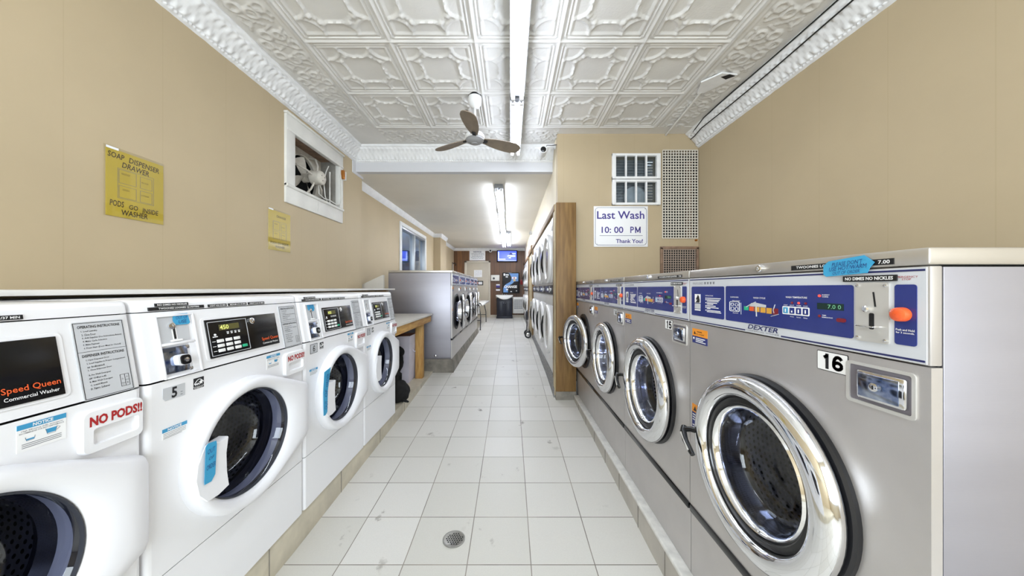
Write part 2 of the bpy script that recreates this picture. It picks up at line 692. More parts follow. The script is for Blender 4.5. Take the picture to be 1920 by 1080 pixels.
for x in (-1.72, -.6, .6, 1.72):
    m.box(x - .03, x + .03, -2.58, -2.52, .75, 2.8)
for z in (.78, 2.77):
    m.box(-1.75, 1.75, -2.58, -2.52, z - .03, z + .03)
struct(m.build('window_1'))
struct(MB('flat_ceiling').box(-2.2, XI + .1, 4.16, 12.0, ZB, ZB + .1).build('ceiling_rear'))
m = MB('beam_white').box(-2.1, XI, 4.08, 4.16, ZB, 3.2)
m.box(-2.1, -1.97, 4.0, 4.3, ZB - .03, ZB + .28, .012)
struct(m.build('trim_1'))


# pressed tin ceiling ------------------------------------------------
def bead(d, c, w, h):
    t = np.clip(1 - ((d - c) / w) ** 2, 0, 1)
    return h * np.sqrt(t)


def tin_tile(U, V, S=.608):
    a, b = np.abs(U - S / 2), np.abs(V - S / 2)
    e = S / 2 - np.maximum(a, b)
    h = bead(e, 0, .014, .012) + bead(e, .034, .008, .007) + bead(e, .058, .009, .010)
    h += np.where(e < .034, .004, 0)
    inside = e > .062
    orn = np.zeros_like(a)
    for cx, cy, R in ((.232, .232, .118), (.232, .025, .088), (.025, .232, .088), (.15, .15, .30)):
        d = np.hypot(a - cx, b - cy)
        if R == .30:
            continue
        orn = np.maximum(orn, bead(d, R, .0105, .012) * np.clip((.40 - a - b) / .04 + 1, .35, 1))
    for cx, cy in ((.148, .098), (.098, .148)):
        d = np.hypot((a - cx) * 1.0, b - cy)
        orn = np.maximum(orn, .018 * np.exp(-(d / .017) ** 2))
    for cx, cy, r in ((.118, .118, .013), (.205, .118, .012), (.118, .205, .012)):
        orn = np.maximum(orn, .010 * np.exp(-(np.hypot(a - cx, b - cy) / r) ** 2))
    return h + np.where(inside, orn, 0)


def filler(Lc, Tc, W):
    """swirling leaf relief along a border strip: Lc along, Tc across 0..W"""
    t = Tc / W
    h = np.zeros_like(Lc)
    per = .42
    ph = np.mod(Lc, per) / per
    for k_ in range(7):
        a = 2 * PI * k_ / 7
        cx, cy = .5 + .30 * math.cos(a), .5 + .26 * math.sin(a)
        d = np.hypot((ph - cx) * per, (t - cy) * W)
        h = np.maximum(h, bead(d, .036, .012, .010))
    for k_ in range(5):
        c = .1 + .2 * k_
        wv = .5 + .28 * np.sin(2 * PI * (ph * 1.0 + c))
        h = np.maximum(h, bead((t - wv) * W, 0, .010, .009) * (np.sin(2 * PI * (ph * 3 + c)) > -.3))
    win = np.clip(np.minimum(t, 1 - t) * 9 - .6, 0, 1)
    h = h * win
    h += bead(Tc, .02, .02, .012)
    h += bead(Tc, .065, .010, .005)
    return h


X0 = -1.47
S = .608
m = MB('tin_white')
res = 58
for r_ in range(5):
    for c_ in range(5):
        u = np.linspace(0, S, res)
        U, V = np.meshgrid(u, u, indexing='ij')
        y1 = 3.5 - r_ * S
        A = np.stack([X0 + c_ * S + U, y1 - V, ZC - tin_tile(U, V)], -1)
        m.grid(A)
YE = 3.5 - 5 * S
XE = X0 + 5 * S


def strip(xa, xb, ya, yb, along):
    du = .0095
    nx, ny = max(int(abs(xb - xa) / du), 2), max(int(abs(yb - ya) / du), 2)
    X, Y = np.meshgrid(np.linspace(xa, xb, nx), np.linspace(ya, yb, ny), indexing='ij')
    if along == 'y':
        h = filler(Y + 5, np.abs(X - xa), abs(xb - xa))
    else:
        h = filler(X + 5, np.abs(Y - ya), abs(yb - ya))
    m.grid(np.stack([X, Y, ZC - h], -1))


strip(X0, -1.86, YE, 3.5, 'y')
strip(XE, 2.02, YE, 3.5, 'y')
strip(X0, XI, 3.5, 3.96, 'x')
m.box(-1.86, X0, 3.5, 3.96, ZC, ZC + .01)
m.box(XI, 2.02, 3.5, 3.66, ZC - .004, ZC + .01)
m.box(-2.1, 2.25, -2.5, YE, ZC, ZC + .02)
m.box(-2.1, 2.25, -2.5, 4.16, ZC + .02, ZC + .1)
struct(m.build('ceiling_front', sharp=70))


def cornice(name, P0, P1, inward, L):
    """ornate cove from ceiling to wall; P0->P1 runs along the wall at ceiling height, inward = unit vector into the room"""
    ns, nt = int(L / .0085), 26
    t = np.linspace(0, 1, nt)
    # (projection from wall, drop) along the profile
    kp = np.array([[.15, -.004], [.15, .018], [.128, .03], [.122, .045], [.095, .06], [.058, .095], [.036, .125], [.03, .14], [.018, .146], [.018, .158], [.0, .168]])
    kt = np.linspace(0, 1, len(kp))
    pr, dr = np.interp(t, kt, kp[:, 0]), np.interp(t, kt, kp[:, 1])
    sgrid = np.linspace(0, L, ns)
    Sg, Tg = np.meshgrid(sgrid, t, indexing='ij')
    leaf = .013 * np.abs(np.sin(PI * Sg / .052 + 3.0 * (Tg - .5))) ** .7 * np.clip(1 - np.abs(Tg - .57) / .24, 0, 1) ** .7
    leaf += .006 * np.sin(2 * PI * Sg / .052 + 9 * Tg) * np.sin(2 * PI * Tg * 3.5) * (np.abs(Tg - .5) < .3)
    leaf += .003 * np.sin(Sg * 41.3) * np.sin(Sg * 17.7 + 11 * Tg)
    den = .009 * (np.sin(2 * PI * Sg / .028) > 0) * (np.abs(Tg - .83) < .06)
    p0, p1, inn = np.array(P0), np.array(P1), np.array(inward)
    dirv = (p1 - p0) / np.linalg.norm(p1 - p0)
    proj = pr[None, :] + leaf * .7 + den
    A = p0 + dirv * Sg[..., None] + inn * proj[..., None] + np.array([0, 0, -1.]) * (dr[None, :] + leaf * .5)[..., None]
    q = MB('trim_white').grid(A)
    # closed back so that the moulding is solid
    a, b = Vector(P0), Vector(P1)
    return struct(q.build(name, sharp=70))


cornice('trim_2', (XL, -.4, ZC), (XL, 4.07, ZC), (1, 0, 0), 4.47)
cornice('trim_3', (XR, -.4, ZC), (XR, 3.655, ZC), (-1, 0, 0), 4.055)
cornice('trim_4', (XL, 4.08, ZC), (XI, 4.08, ZC), (0, -1, 0), 2.52)


def crown(mb, pts, w, d):
    for (x0, y0, x1, y1, nx, ny) in pts:
        prof = [(0, 0), (w, 0), (w * .8, d * .35), (w * .35, d * .8), (0, d)]
        mb.loft([[(x0 + nx * p, y0 + ny * p, ZB - q) for p, q in prof], [(x1 + nx * p, y1 + ny * p, ZB - q) for p, q in prof]], True, True, True)


m = MB('trim_white')
crown(m, [(-2.1, 4.3, -2.1, 8.75, 1, 0), (-2.1, 8.75, -1.87, 8.75, 0, -1), (-1.91, 8.71, -1.91, 9.54, 1, 0), (-1.91, 9.5, -2.1, 9.5, 0, 1), (-2.1, 9.5, -2.1, 11.9, 1, 0), (-2.1, 11.9, XI, 11.9, 0, -1)], .05, .1)
struct(m.build('trim_5'))
# baseboard of the far wall
struct(MB('frame_beige').box(-.74, .5, 11.87, 11.9, .22, .32, .004).build('baseboard_back'))

# raised plinths the machines stand on
m = MB('tan_tile')
m.box(-1.98, -1.08, -2.4, 4.46, -.02, .163, .006)
m.use('concrete')
for y in np.arange(-.4, 4.4, .61):
    m.box(-1.084, -1.0785, y, y + .005, 0, .15)
struct(m.build('plinth_left'))
m = MB('curb_tile').box(.702, 2.15, -2.4, 3.52, -.02, .142)
m.use('curb_nosing').box(.695, .75, -2.4, 3.5, .128, .15, .008, 3)
m.use('concrete')
for y in np.arange(-.38, 3.4, .305):
    m.box(.6995, .703, y, y + .004, .0, .128)
struct(m.build('plinth_right'))
m = MB('concrete')
m.prism([(-2.1, .05), (-.79, .05), (-.80, .27), (-.825, .325), (-2.1, .325)], 4.46, 8.06)
struct(m.build('plinth_rear_left'))
m = MB('speckle')
m.loft([[(.485, y, fz(y) - .02), (.505, y, .275), (1.3, y, .275), (1.3, y, .02)] for y in (3.6, 5, 7.27)], True, True, True)
m.loft([[(.485, y, fz(y) - .02), (.505, y, .30), (1.3, y, .30), (1.3, y, .02)] for y in (8.5, 11.88)], True, True, True)
struct(m.build('plinth_dryers'))

# wooden surround of the dryer banks
m = MB('board_wood')
m.box(.505, .727, 3.535, 3.58, fz(3.55) + .09, 2.266, .003)
m.use('concrete').box(.503, .729, 3.53, 3.585, 0, fz(3.55) + .09, .003)
m.use('board_edge').box(.497, .512, 3.58, 3.70, .12, 2.262, .002)
m.use('board_wood').box(.495, .535, 3.70, 3.73, .28, 2.2, .002)
m.box(.49, .535, 3.60, 7.30, 2.19, 2.262, .003)
m.box(.49, .535, 7.16, 7.26, .25, 2.19, .003)
m.use('board_edge').box(.495, .535, 7.26, 8.42, .25, 2.2, .003)
m.use('board_wood').box(.47, .535, 7.30, 8.55, 2.14, 2.3, .003)
m.box(.47, .535, 8.42, 8.54, .25, 2.14, .003)
m.box(.49, .535, 8.5, 11.87, 2.16, 2.23, .003)
struct(m.build('trim_6'))

# sliding window of the rear left wall
w = empty('window_2', 'aluminium sliding window in the yellow left wall', 'window', (-2.1, 6.98, 1.5), PI / 2)
w['kind'] = 'structure'
m = MB('aluminium')
for x0, x1, z0, z1 in ((-.87, .87, 0, .05), (-.87, .87, .97, 1.03), (-.87, -.82, .05, .97), (.82, .87, .05, .97), (-.03, .03, .05, .97)):
    m.box(x0, x1, -.02, .1, z0, z1, .004)
m.use('trim_white')
for x0, x1, z0, z1 in ((-.93, .93, 1.02, 1.09), (-.93, -.86, -.05, 1.02), (.86, .93, -.05, 1.02)):
    m.box(x0, x1, -.025, .0, z0, z1, .004)
m.build('window_frame', w)
MB('window_glass').box(-.82, -.03, .03, .036, .05, .97).build('pane', w)
MB('window_glass').box(.03, .82, .05, .056, .05, .97).build('pane', w)
MB('outside_view').box(-1.6, 6.0, .7, .75, -1.0, 1.8).build('outside_panel', w)  # added blue panel outdoors, keeps the bright sky out of the panes


# ================================================================== white front-load washers
def section(W, yf, yb, r, v, n=4):
    """rounded-front cross-section at height v, starting at the front left corner"""
    p = []
    for i in range(n + 1):
        a = PI + PI / 2 * i / n
        p.append((-W + r + r * math.cos(a), yf + r + r * math.sin(a), v))
    for i in range(n + 1):
        a = -PI / 2 + PI / 2 * i / n
        p.append((W - r + r * math.cos(a), yf + r + r * math.sin(a), v))
    p += [(W, yb, v), (-W, yb, v)]
    return p


WS = .338      # half width
DC = .545      # door centre height


def door_outline(n):
    """circle on the left, straight hinge cover on the right"""
    R = .252
    pts = []
    top, bot, xr = .131, -.131, .333
    for i in range(n):
        a = 2 * PI * i / n
        c, q = math.cos(a), math.sin(a)
        d = R
        # flared hinge side: blend circle and box with concave shoulders
        if c > 0:
            zz = abs(q) / max(c, 1e-6)
            # straight edge
            de = xr / c
            ze = de * q
            if abs(ze) <= top:
                d = de
            else:
                # shoulder line from (xr, top) to the circle at 68 degrees
                x1, z1 = R * math.cos(math.radians(66)), R * math.sin(math.radians(66))
                x0, z0 = xr, top
                aq = abs(q)
                # solve d*c = x0 + t(x1-x0), d*aq = z0 + t(z1-z0)
                den = c * (z1 - z0) - aq * (x1 - x0)
                dl = (x0 * (z1 - z0) - z0 * (x1 - x0)) / den if abs(den) > 1e-9 else R
                d = max(R, dl) if math.degrees(math.atan2(aq, c)) < 66 else R
        pts.append((d * c, DC + d * q))
    return pts


def ring_loft(mb, n, hole_r, cz, prof, outline):
    rings = []
    for t, y in prof:
        ring = []
        for i in range(n):
            a = 2 * PI * i / n
            ox, oz = outline[i]
            hx, hz = hole_r * math.cos(a), cz + hole_r * math.sin(a)
            ring.append((ox + (hx - ox) * t, y, oz + (hz - oz) * t))
        rings.append(ring)
    mb.loft(rings)


def tilt(v):
    return .18 * (v - .87)


def on_panel(mb):
    """matrix that lays a front-facing drawing (y=0, z=v) on the tilted fascia"""
    mb.T = Matrix(((1, 0, 0, 0), (0, 1, .18, -.18 * .87), (0, 0, 1, 0), (0, 0, 0, 1)))


INS = [('t', 'OPERATING INSTRUCTIONS'), ('l', '1. Load Laundry'), ('l', '2. Close Door'), ('l', '3. Add Supplies (See Instructions Below)'), ('l', '4. Make Cycle Selection'),
       ('l', '5. Make Payment'), ('l', '6. Press Start (Door Must be Closed)'), ('r', ''), ('t', 'DISPENSER INSTRUCTIONS'), ('l', '1. Open Dispenser Door'), ('l', '2. Load Supplies in Proper Compartment'),
       ('l', '    as Indicated'), ('l', '3. Close Dispenser Door'), ('s', ''), ('l', 'A. Pre Wash Detergent'), ('l', '    (If Offered)'), ('l', 'B. Main Wash Detergent'), ('l', 'C. Liquid Bleach'), ('l', 'D. Fabric Softener')]


def make_washer():
    root = empty('front_load_washer', '', 'washing machine')
    # cabinet: kick panel + body with round opening
    m = MB('enamel')
    r = .014
    for v0, v1 in ((0, .2705), (.2735, .868)):
        A, B = section(WS, 0, .72, r, v0), section(WS, 0, .72, r, v1)
        n = len(A)
        fs = [i for i in range(n) if i != 4]       # leave out the flat front
        vs = A + B
        m.add(vs, [(i, (i + 1) % n, n + (i + 1) % n, n + i) for i in fs] + [tuple(range(n))[::-1], tuple(n + i for i in range(n))] if v0 == 0 else [(i, (i + 1) % n, n + (i + 1) % n, n + i) for i in fs])
        if v0 == 0:
            m.add([(-WS + r, 0, v0), (WS - r, 0, v0), (WS - r, 0, v1), (-WS + r, 0, v1)], [(0, 1, 2, 3)])
        else:
            m.plate_hole(-WS + r, WS - r, v0, v1, 0, DC, .2, 0, 64, .05)
    m.use('dark_void').box(-WS + .01, WS - .01, .012, .02, .262, .28)
    m.box(-WS + .01, WS - .01, .02, .7, .864, .874)
    cab = m.build('cabinet', root)
    # control fascia, tilted back
    m = MB('enamel_panel')
    secs = [section(WS, tilt(v), .72, r, v) for v in (.873, 1.081)]
    m.loft(secs, True, True, True)
    on_panel(m)
    m.use('enamel')
    m.prism(rrect(-.155, .19, .896, 1.048, .012), -.003, .0)
    fas = m.build('control_panel', root)
    # top with rolled front edge
    m = MB('enamel')
    m.loft([section(WS, y, .72, r, v) for v, y in ((1.084, .038), (1.105, .041), (1.114, .045), (1.119, .052), (1.121, .064))], True, True, True)
    m.use('dark_void').box(-WS + .012, WS - .012, .05, .7, 1.08, 1.085)
    m.build('top_panel', root, sharp=60)
    # black display with keypad
    m = MB('black_gloss')
    on_panel(m)
    m.box(-.144, .178, -.007, -.002, .903, 1.041, .001)
    m.use('silver_label')
    for x0, x1, z0, z1 in ((-.139, .022, 1.031, 1.033), (-.139, .022, .909, .911), (-.139, -.137, .909, 1.033), (.020, .022, .909, 1.033)):
        m.box(x0, x1, -.0078, -.006, z0, z1)
    m.use('lcd').box(-.097, -.015, -.0085, -.006, .9985, 1.0195)
    m.use('lcd_digits').text('450', -.095, -.060, 1.001, 1.017, -.009, .01)
    m.use('print_white')
    for i in range(4):
        m.box(-.07 + .016 * i, -.062 + .016 * i, -.0085, -.007, .988, .9905)
        m.box(-.069 + .016 * i, -.063 + .016 * i, -.0085, -.007, .982, .986)
    m.box(-.126, -.108, -.0085, -.007, .976, .979)
    m.sphere((-.117, -.008, .985), .004, 8, 6)
    for j in range(3):
        m.box(-.131, -.119, -.0085, -.007, .960 - .0175 * j, .9615 - .0175 * j)
        m.use('key_white')
        for i in range(3):
            m.box(-.114 + .034 * i, -.088 + .034 * i, -.0105, -.006, .955 - .0175 * j, .9665 - .0175 * j, .002)
        m.use('print_white')
    m.use('key_green').box(-.014, .008, -.0105, -.006, .921, .932, .002)
    m.use('print_orange').text('Speed Queen', .082, .172, .926, .943, -.0085, .012)
    m.use('print_white').text('Commercial Washer', .084, .168, .914, .922, -.0085, .006)
    dp = m.build('display_panel', root)
    m = MB('chrome')
    on_panel(m)
    m.lathe([(.0125, -.006), (.0125, -.012), (.010, -.014), (.006, -.014), (.005, -.010), (0, -.010)], (.045, 0, 1.020), 20)
    m.build('key_lock', dp)
    # coin unit recess
    m = MB('white_plastic')
    on_panel(m)
    for x0, x1, z0, z1 in ((-.293, -.287, .872, 1.070), (-.183, -.177, .872, 1.070), (-.287, -.183, 1.065, 1.070), (-.287, -.183, .872, .878), (-.287, -.188, .974, .982)):
        m.box(x0, x1, -.008, .0, z0, z1, .002)
    m.box(-.205, -.183, -.004, 0, .878, .974, .001)
    cu = m.build('coin_unit', root)
    m = MB('silver_label')
    on_panel(m)
    m.box(-.287, -.198, -.003, 0, .982, 1.065)
    m.use('black_matte').box(-.246, -.239, -.004, -.002, .992, 1.028, .001)
    m.use('print_white').box(-.250, -.246, -.0035, -.002, .99, 1.03)
    m.box(-.239, -.236, -.0035, -.002, .99, 1.03)
    m.box(-.258, -.226, -.010, -.002, .984, .990, .002)
    m.use('chrome').lathe([(.010, -.003), (.010, -.008), (.006, -.009), (0, -.009)], (-.249, 0, 1.034), 14)
    m.build('coin_slot', cu)
    m = MB('coin_chrome')
    on_panel(m)
    m.box(-.285, -.215, -.006, 0, .886, .968, .002)
    m.use('gasket_grey').box(-.285, -.25, -.0065, -.002, .955, .966)
    m.box(-.285, -.262, -.0065, -.002, .888, .893)
    m.use('chrome').lathe([(.006, -.003), (.006, -.006), (0, -.007)], (-.214, 0, .962), 12)
    m.lathe([(.006, -.003), (.006, -.006), (0, -.007)], (-.214, 0, .890), 12)
    m.use('white_plastic').prism(rrect(-.262, -.226, .908, .941, .009), -.022, -.004)
    m.use('black_gloss').prism(rrect(-.256, -.227, .910, .940, .009), -.026, -.018)
    m.use('chrome').lathe([(.007, -.026), (.007, -.028), (0, -.0285)], (-.241, 0, .925), 12)
    m.build('coin_box', cu)
    # printed instruction plate
    m = MB('silver_label')
    on_panel(m)
    m.prism(rrect(.210, .318, .872, 1.069, .004), -.003, 0)
    m.use('print_black')
    for x0, x1, z0, z1 in ((.2125, .3155, 1.0655, 1.0668), (.2125, .3155, .8742, .8755), (.2125, .2137, .8742, 1.0668), (.3143, .3155, .8742, 1.0668)):
        m.box(x0, x1, -.0034, -.002, z0, z1)
    z = 1.056
    for kd, s_ in INS:
        if kd == 't':
            m.text(s_, .220, .308, z - .0035, z + .0035, -.0035, .02)
            z -= .0115
        elif kd == 'l':
            m.text(s_, .226, .226 + min(.00215 * len(s_), .083), z - .0026, z + .0026, -.0035, .012, res=1)
            z -= .0086
        elif kd == 'r':
            m.box(.2137, .3143, -.0034, -.002, z - .0008, z)
            z -= .0105
        else:
            z -= .004
    for x0, x1, z0, z1 in ((.289, .309, .9175, .9183), (.289, .309, .886, .8868), (.289, .2898, .886, .918), (.3082, .309, .886, .918), (.299, .2998, .886, .918), (.299, .309, .9015, .9023), (.289, .299, .8945, .8953)):
        m.box(x0, x1, -.0034, -.002, z0, z1)
    for t_, x, z in (('D', .294, .906), ('A', .304, .910), ('B', .304, .894), ('C', .294, .8905)):
        m.text(t_, x - .0015, x + .0015, z - .002, z + .002, -.0035)
    m.build('instruction_plate', root)
    # price strips on the top
    for x0, x1, z0, z1, s_ in ((-.283, -.186, 1.0985, 1.1085, 'NO DIMES NO NICKLES'), (-.302, -.134, 1.0862, 1.0968, 'TWOONIES LOONIES QUARTERS'),
                               (-.118, -.047, 1.0865, 1.0965, 'LIGHT 4.50 /33 MIN'), (-.038, .042, 1.0865, 1.0965, 'MEDIUM 4.75 /35 MIN'), (.052, .134, 1.0865, 1.0965, 'HEAVY 5.00 /37 MIN')):
        m = MB('label_black')
        m.T = Matrix(((1, 0, 0, 0), (0, 1, .14, .038 - .14 * 1.084), (0, 0, 1, 0), (0, 0, 0, 1)))
        m.box(x0, x1, -.0035, 0, z0, z1)
        ind = .026 if 'TWOON' in s_ else .005
        m.use('print_white').text(s_, x0 + ind, x1 - (ind if ind < .01 else .018), z0 + .0022, z1 - .0022, -.004, .02)
        m.build('price_strip', root)
    # energy mark + notices
    m = MB('print_black').box(-.205, -.171, -.001, 0, .822, .85)
    m.use('print_white')
    star = []
    for i in range(10):
        a = PI / 2 + PI * i / 5
        rr = .0085 if i % 2 == 0 else .0038
        star.append((-.181 + rr * math.cos(a), .833 + rr * math.sin(a)))
    m.prism(star, -.0016, -.0008)
    m.tube([(-.202 + .030 * t, -.0012, .832 + .0125 * math.sin(PI * t)) for t in [i / 10 for i in range(11)]], .0011, 4)
    m.tube([(-.203 + .008 * t, -.0012, .829 + .003 * math.sin(9 * t)) for t in [i / 8 for i in range(17)]], .0010, 4)
    m.use('print_black').box(-.205, -.171, -.001, 0, .8135, .8205)
    m.use('print_white').text('ENERGY', -.203, -.173, .8148, .8192, -.0014, .02)
    m.build('energy_sticker', root)
    m = MB('print_white').box(.101, .178, -.001, 0, .797, .857)
    m.use('print_blue').box(.101, .178, -.0014, 0, .846, .857)
    m.use('print_white').text('NOTICE', .124, .156, .848, .8555, -.0018, .03)
    m.use('print_grey')
    m.text('High Efficiency (HE) detergents', .107, .172, .8395, .8435, -.0014, .01, res=1)
    m.text('RECOMMENDED FOR BEST PERFORMANCE', .104, .174, .8355, .8385, -.0014, .01, res=1)
    for z in (.812, .808, .804):
        m.box(.108, .170, -.0014, 0, z, z + .0013)
    m.use('print_blue').prism([(.146, .822), (.160, .822), (.162, .832), (.144, .832)], -.0014, 0)
    m.prism([(.115, .820), (.126, .820), (.128, .823), (.113, .823)], -.0014, 0)
    m.use('print_grey').tube([(.144, -.001, .833), (.147, -.001, .820), (.160, -.001, .820), (.163, -.001, .833), (.168, -.001, .829), (.162, -.001, .824)], .0006, 4)
    m.tube([(.113, -.001, .827), (.115, -.001, .819), (.126, -.001, .819), (.128, -.001, .827)], .0006, 4)
    m.build('notice_sticker', root)
    m = MB('print_white').box(-.297, -.226, -.001, 0, .688, .720)
    m.use('print_blue').box(-.297, -.226, -.0014, 0, .709, .720)
    m.use('print_white').text('NOTICE', -.283, -.243, .7105, .7185, -.0018, .03)
    m.use('print_grey')
    for z in (.705, .700, .695, .691):
        m.box(-.294, -.230 - .012 * (z < .692), -.0014, 0, z - .0012, z)
    m.build('notice_sticker', root)
    # soap drawer with grip and NO PODS!!
    m = MB('enamel')
    pl = rrect(.197, .331, .737, .847, .016)
    n = len(pl)
    sh = lambda y, k_: [(.264 + (p[0] - .264) * k_, y, .79 + (p[1] - .79) * k_ + (-.010 * (p[0] - .197) / .134 * 0)) for p in pl]
    m.loft([sh(.002, 1.0), sh(-.010, .985), sh(-.014, .95)], True)
    gp = rrect(.219, .318, .757, .799, .008)
    sg = lambda y, k_: [(.2685 + (p[0] - .2685) * k_, y, .778 + (p[1] - .778) * k_) for p in gp]
    m.loft([sh(-.014, .95), sg(-.014, 1.0)], True)
    m.loft([sg(-.014, 1.0), sg(-.004, .96)], True)
    m.add(sg(-.004, .96), [tuple(range(len(gp)))])
    m.use('print_red').text('NO PODS!!', .211, .325, .806, .832, -.0148, .04)
    m.build('dispenser_drawer', root)
    # drum behind the door
    m = MB('boot_dark')
    m.lathe([(.205, .03), (.215, .06), (.19, .085), (.2, .11), (.24, .12)], (0, 0, DC), 40)
    m.use('drum_holes')
    drum_uv(m, [(.25, .12), (.25, .42), (.22, .43), (.01, .43)], (0, 0, DC), 40, 58)
    m.use('drum_steel')
    for k_ in range(3):
        a = .7 + k_ * 2 * PI / 3
        m.box(-.001, .001, .13, .131, DC, DC + .001)
        m.prism([(math.cos(a) * .25 + math.cos(a + PI / 2) * q * .035, DC + math.sin(a) * .25 + math.sin(a + PI / 2) * q * .035) for q in (-1, 1)] + [(math.cos(a) * .19, DC + math.sin(a) * .19)], .13, .42)
    m.build('drum', root)
    # door
    n = 96
    out = door_outline(n)
    m = MB('white_plastic')
    ring_loft(m, n, .200, DC, [(0, .0), (.02, -.020), (.06, -.034), (.16, -.043), (.45, -.047), (.75, -.040), (.92, -.030), (1.0, -.018), (1.0, .01)], out)
    d = m.build('door', root, sharp=50)
    m = MB('gasket_grey')
    m.lathe([(.201, -.016), (.199, -.021), (.196, -.021), (.194, -.012), (.194, .004)], (0, 0, DC), 64)
    m.build('door_trim', d)
    m = MB('dark_glass')
    m.lathe([(.194, -.012), (.182, .005), (.172, .055), (.158, .095), (.135, .118), (.09, .128), (0, .132)], (0, 0, DC), 64)
    m.build('door_glass', d, sharp=80)
    m = MB('white_plastic')
    hp = [(-.238, .03), (-.243, -.02), (-.232, -.075), (-.205, -.112), (-.165, -.115), (-.126, -.105), (-.134, -.05), (-.136, .02), (-.128, .075), (-.165, .072), (-.212, .085)]
    hp = [(x, DC + z) for x, z in hp]
    cx, cz = -.185, DC
    grow = lambda y, k_: [(cx + (p[0] - cx) * k_, y, cz + (p[1] - cz) * k_) for p in hp]
    m.loft([grow(-.012, 1.0), grow(-.044, 1.0), grow(-.0485, .97)], True, False, True)
    m.build('door_handle', d)
    return root


def number_plate(root, kind, s_):
    if kind == 'grey_worn':
        m = MB('silver_label')
        m.prism([(-.296, .815), (-.289, .806), (-.232, .806), (-.232, .846), (-.296, .846)], -.0012, 0)
        m.use('print_black').text(s_, -.272, -.256, .809, .843, -.0018, .03)
        m.use('print_grey').box(-.246, -.240, -.0016, -.001, .82, .822)
        m.box(-.246, -.240, -.0016, -.001, .812, .814)
    else:
        m = MB('silver_label').box(-.291, -.228, -.0012, 0, .803, .853)
        m.use('print_black')
        for x0, x1, z0, z1 in ((-.291, -.228, .851, .853), (-.291, -.228, .803, .805), (-.291, -.289, .803, .853), (-.230, -.228, .803, .853)):
            m.box(x0, x1, -.0016, 0, z0, z1)
        m.numeral(s_, -.270, -.249, .810, .846, -.0018, .24)
    return m.build('number_plate', root)


proto = make_washer()
GW = 'white front-load washers along the left wall'
specs = [(.592, -1.07, 1.0, None, '', 'white front-load washer at the left edge of the picture, cut off by the frame'),
         (1.2965, -1.07, 1.055, 'grey_worn', '5', 'white front-load washer with worn grey number 5 plate, second from the viewer on the left'),
         (2.001, -1.07, 1.0, 'plate', '6', 'white front-load washer numbered 6, third from the viewer on the left'),
         (2.664, -1.07, .945, 'plate', '7', 'white front-load washer numbered 7 at the far end beside the wooden folding bench')]
for i, (yc, x, sx_, kd, s_, lb) in enumerate(specs):
    w = proto if i == 0 else copy_tree(proto)
    w.location, w.rotation_euler, w.scale = (x, yc, .163), (0, 0, PI / 2), (sx_, 1, 1)
    w['label'], w['group'] = lb, GW
    if kd:
        number_plate(w, kd, s_)


# blue painter's-tape notes
def tape(poly, th, marks, loc, rz, label, tilt_=0.):
    m = MB('tape_blue')
    if tilt_:
        m.T = Matrix(((1, 0, 0, 0), (0, 1, tilt_, 0), (0, 0, 1, 0), (0, 0, 0, 1)))
    m.prism(poly, -th, 0)
    m.use('pen_blue')
    for (s_, x0, x1, z0, z1, rot) in marks:
        m.text(s_, x0, x1, z0, z1, -th - .0006, -.004, .25, rot)
    o = m.build('tape_note', None, loc, rz)
    return tag(o, label, 'tape note', 'blue tape notes on the machines')


y5 = 1.2965
tape([(-.018, .064), (-.010, .072), (.020, .068), (.022, .055), (.016, -.045), (.002, -.062), (-.022, -.06), (-.023, -.052)], .001,
     [('OUT', -.012, .016, .036, .052, .05), ('OF', -.008, .012, .014, .024, .05), ('ORDER', -.016, .016, -.016, 0, .05)],
     (-1.07 + .0535, y5 - .200 * 1.055, .163 + .562), PI / 2, 'blue tape note stuck upright on the door handle of the washer numbered 5')
tape([(-.030, .110), (.032, .122), (.028, .105), (.004, .0), (-.001, -.118), (-.018, -.130), (-.036, -.128), (-.040, .0)], .001,
     [('OUT', -.036, .012, -.09, -.062, 1.50), ('OF', -.034, .008, -.022, .002, 1.45), ('ORDER', -.036, .034, .046, .068, 1.40)],
     (-1.07 + .0485, 2.001 - .215, .163 + .585), PI / 2, 'long blue tape note running down the door rim of the washer numbered 6')
tape([(-.026, .012), (-.022, .018), (.022, .020), (.026, -.012), (.02, -.017), (-.02, -.016), (-.028, -.002)], .001,
     [('OUT OF', -.018, .02, .002, .013, .03), ('USE', -.012, .016, -.012, -.001, .03)],
     (-1.07 - tilt(1.052) + .0045, y5 - .228, .163 + 1.052), PI / 2, 'small blue tape note over the coin slot of the washer numbered 5', .18)
tape([(-.030, .012), (-.026, .020), (.024, .020), (.030, -.006), (.02, -.020), (-.012, -.022), (-.030, -.008)], .001,
     [('OUT OF', -.02, .02, .002, .013, .03), ('USE', -.014, .014, -.014, -.002, .03)],
     (-1.07 - tilt(1.050) + .0045, 2.001 - .240, .163 + 1.050), PI / 2, 'small blue tape note over the coin slot of the washer numbered 6', .18)


# ================================================================== stainless hard-mount washers
WD = .3765
DZ = .642


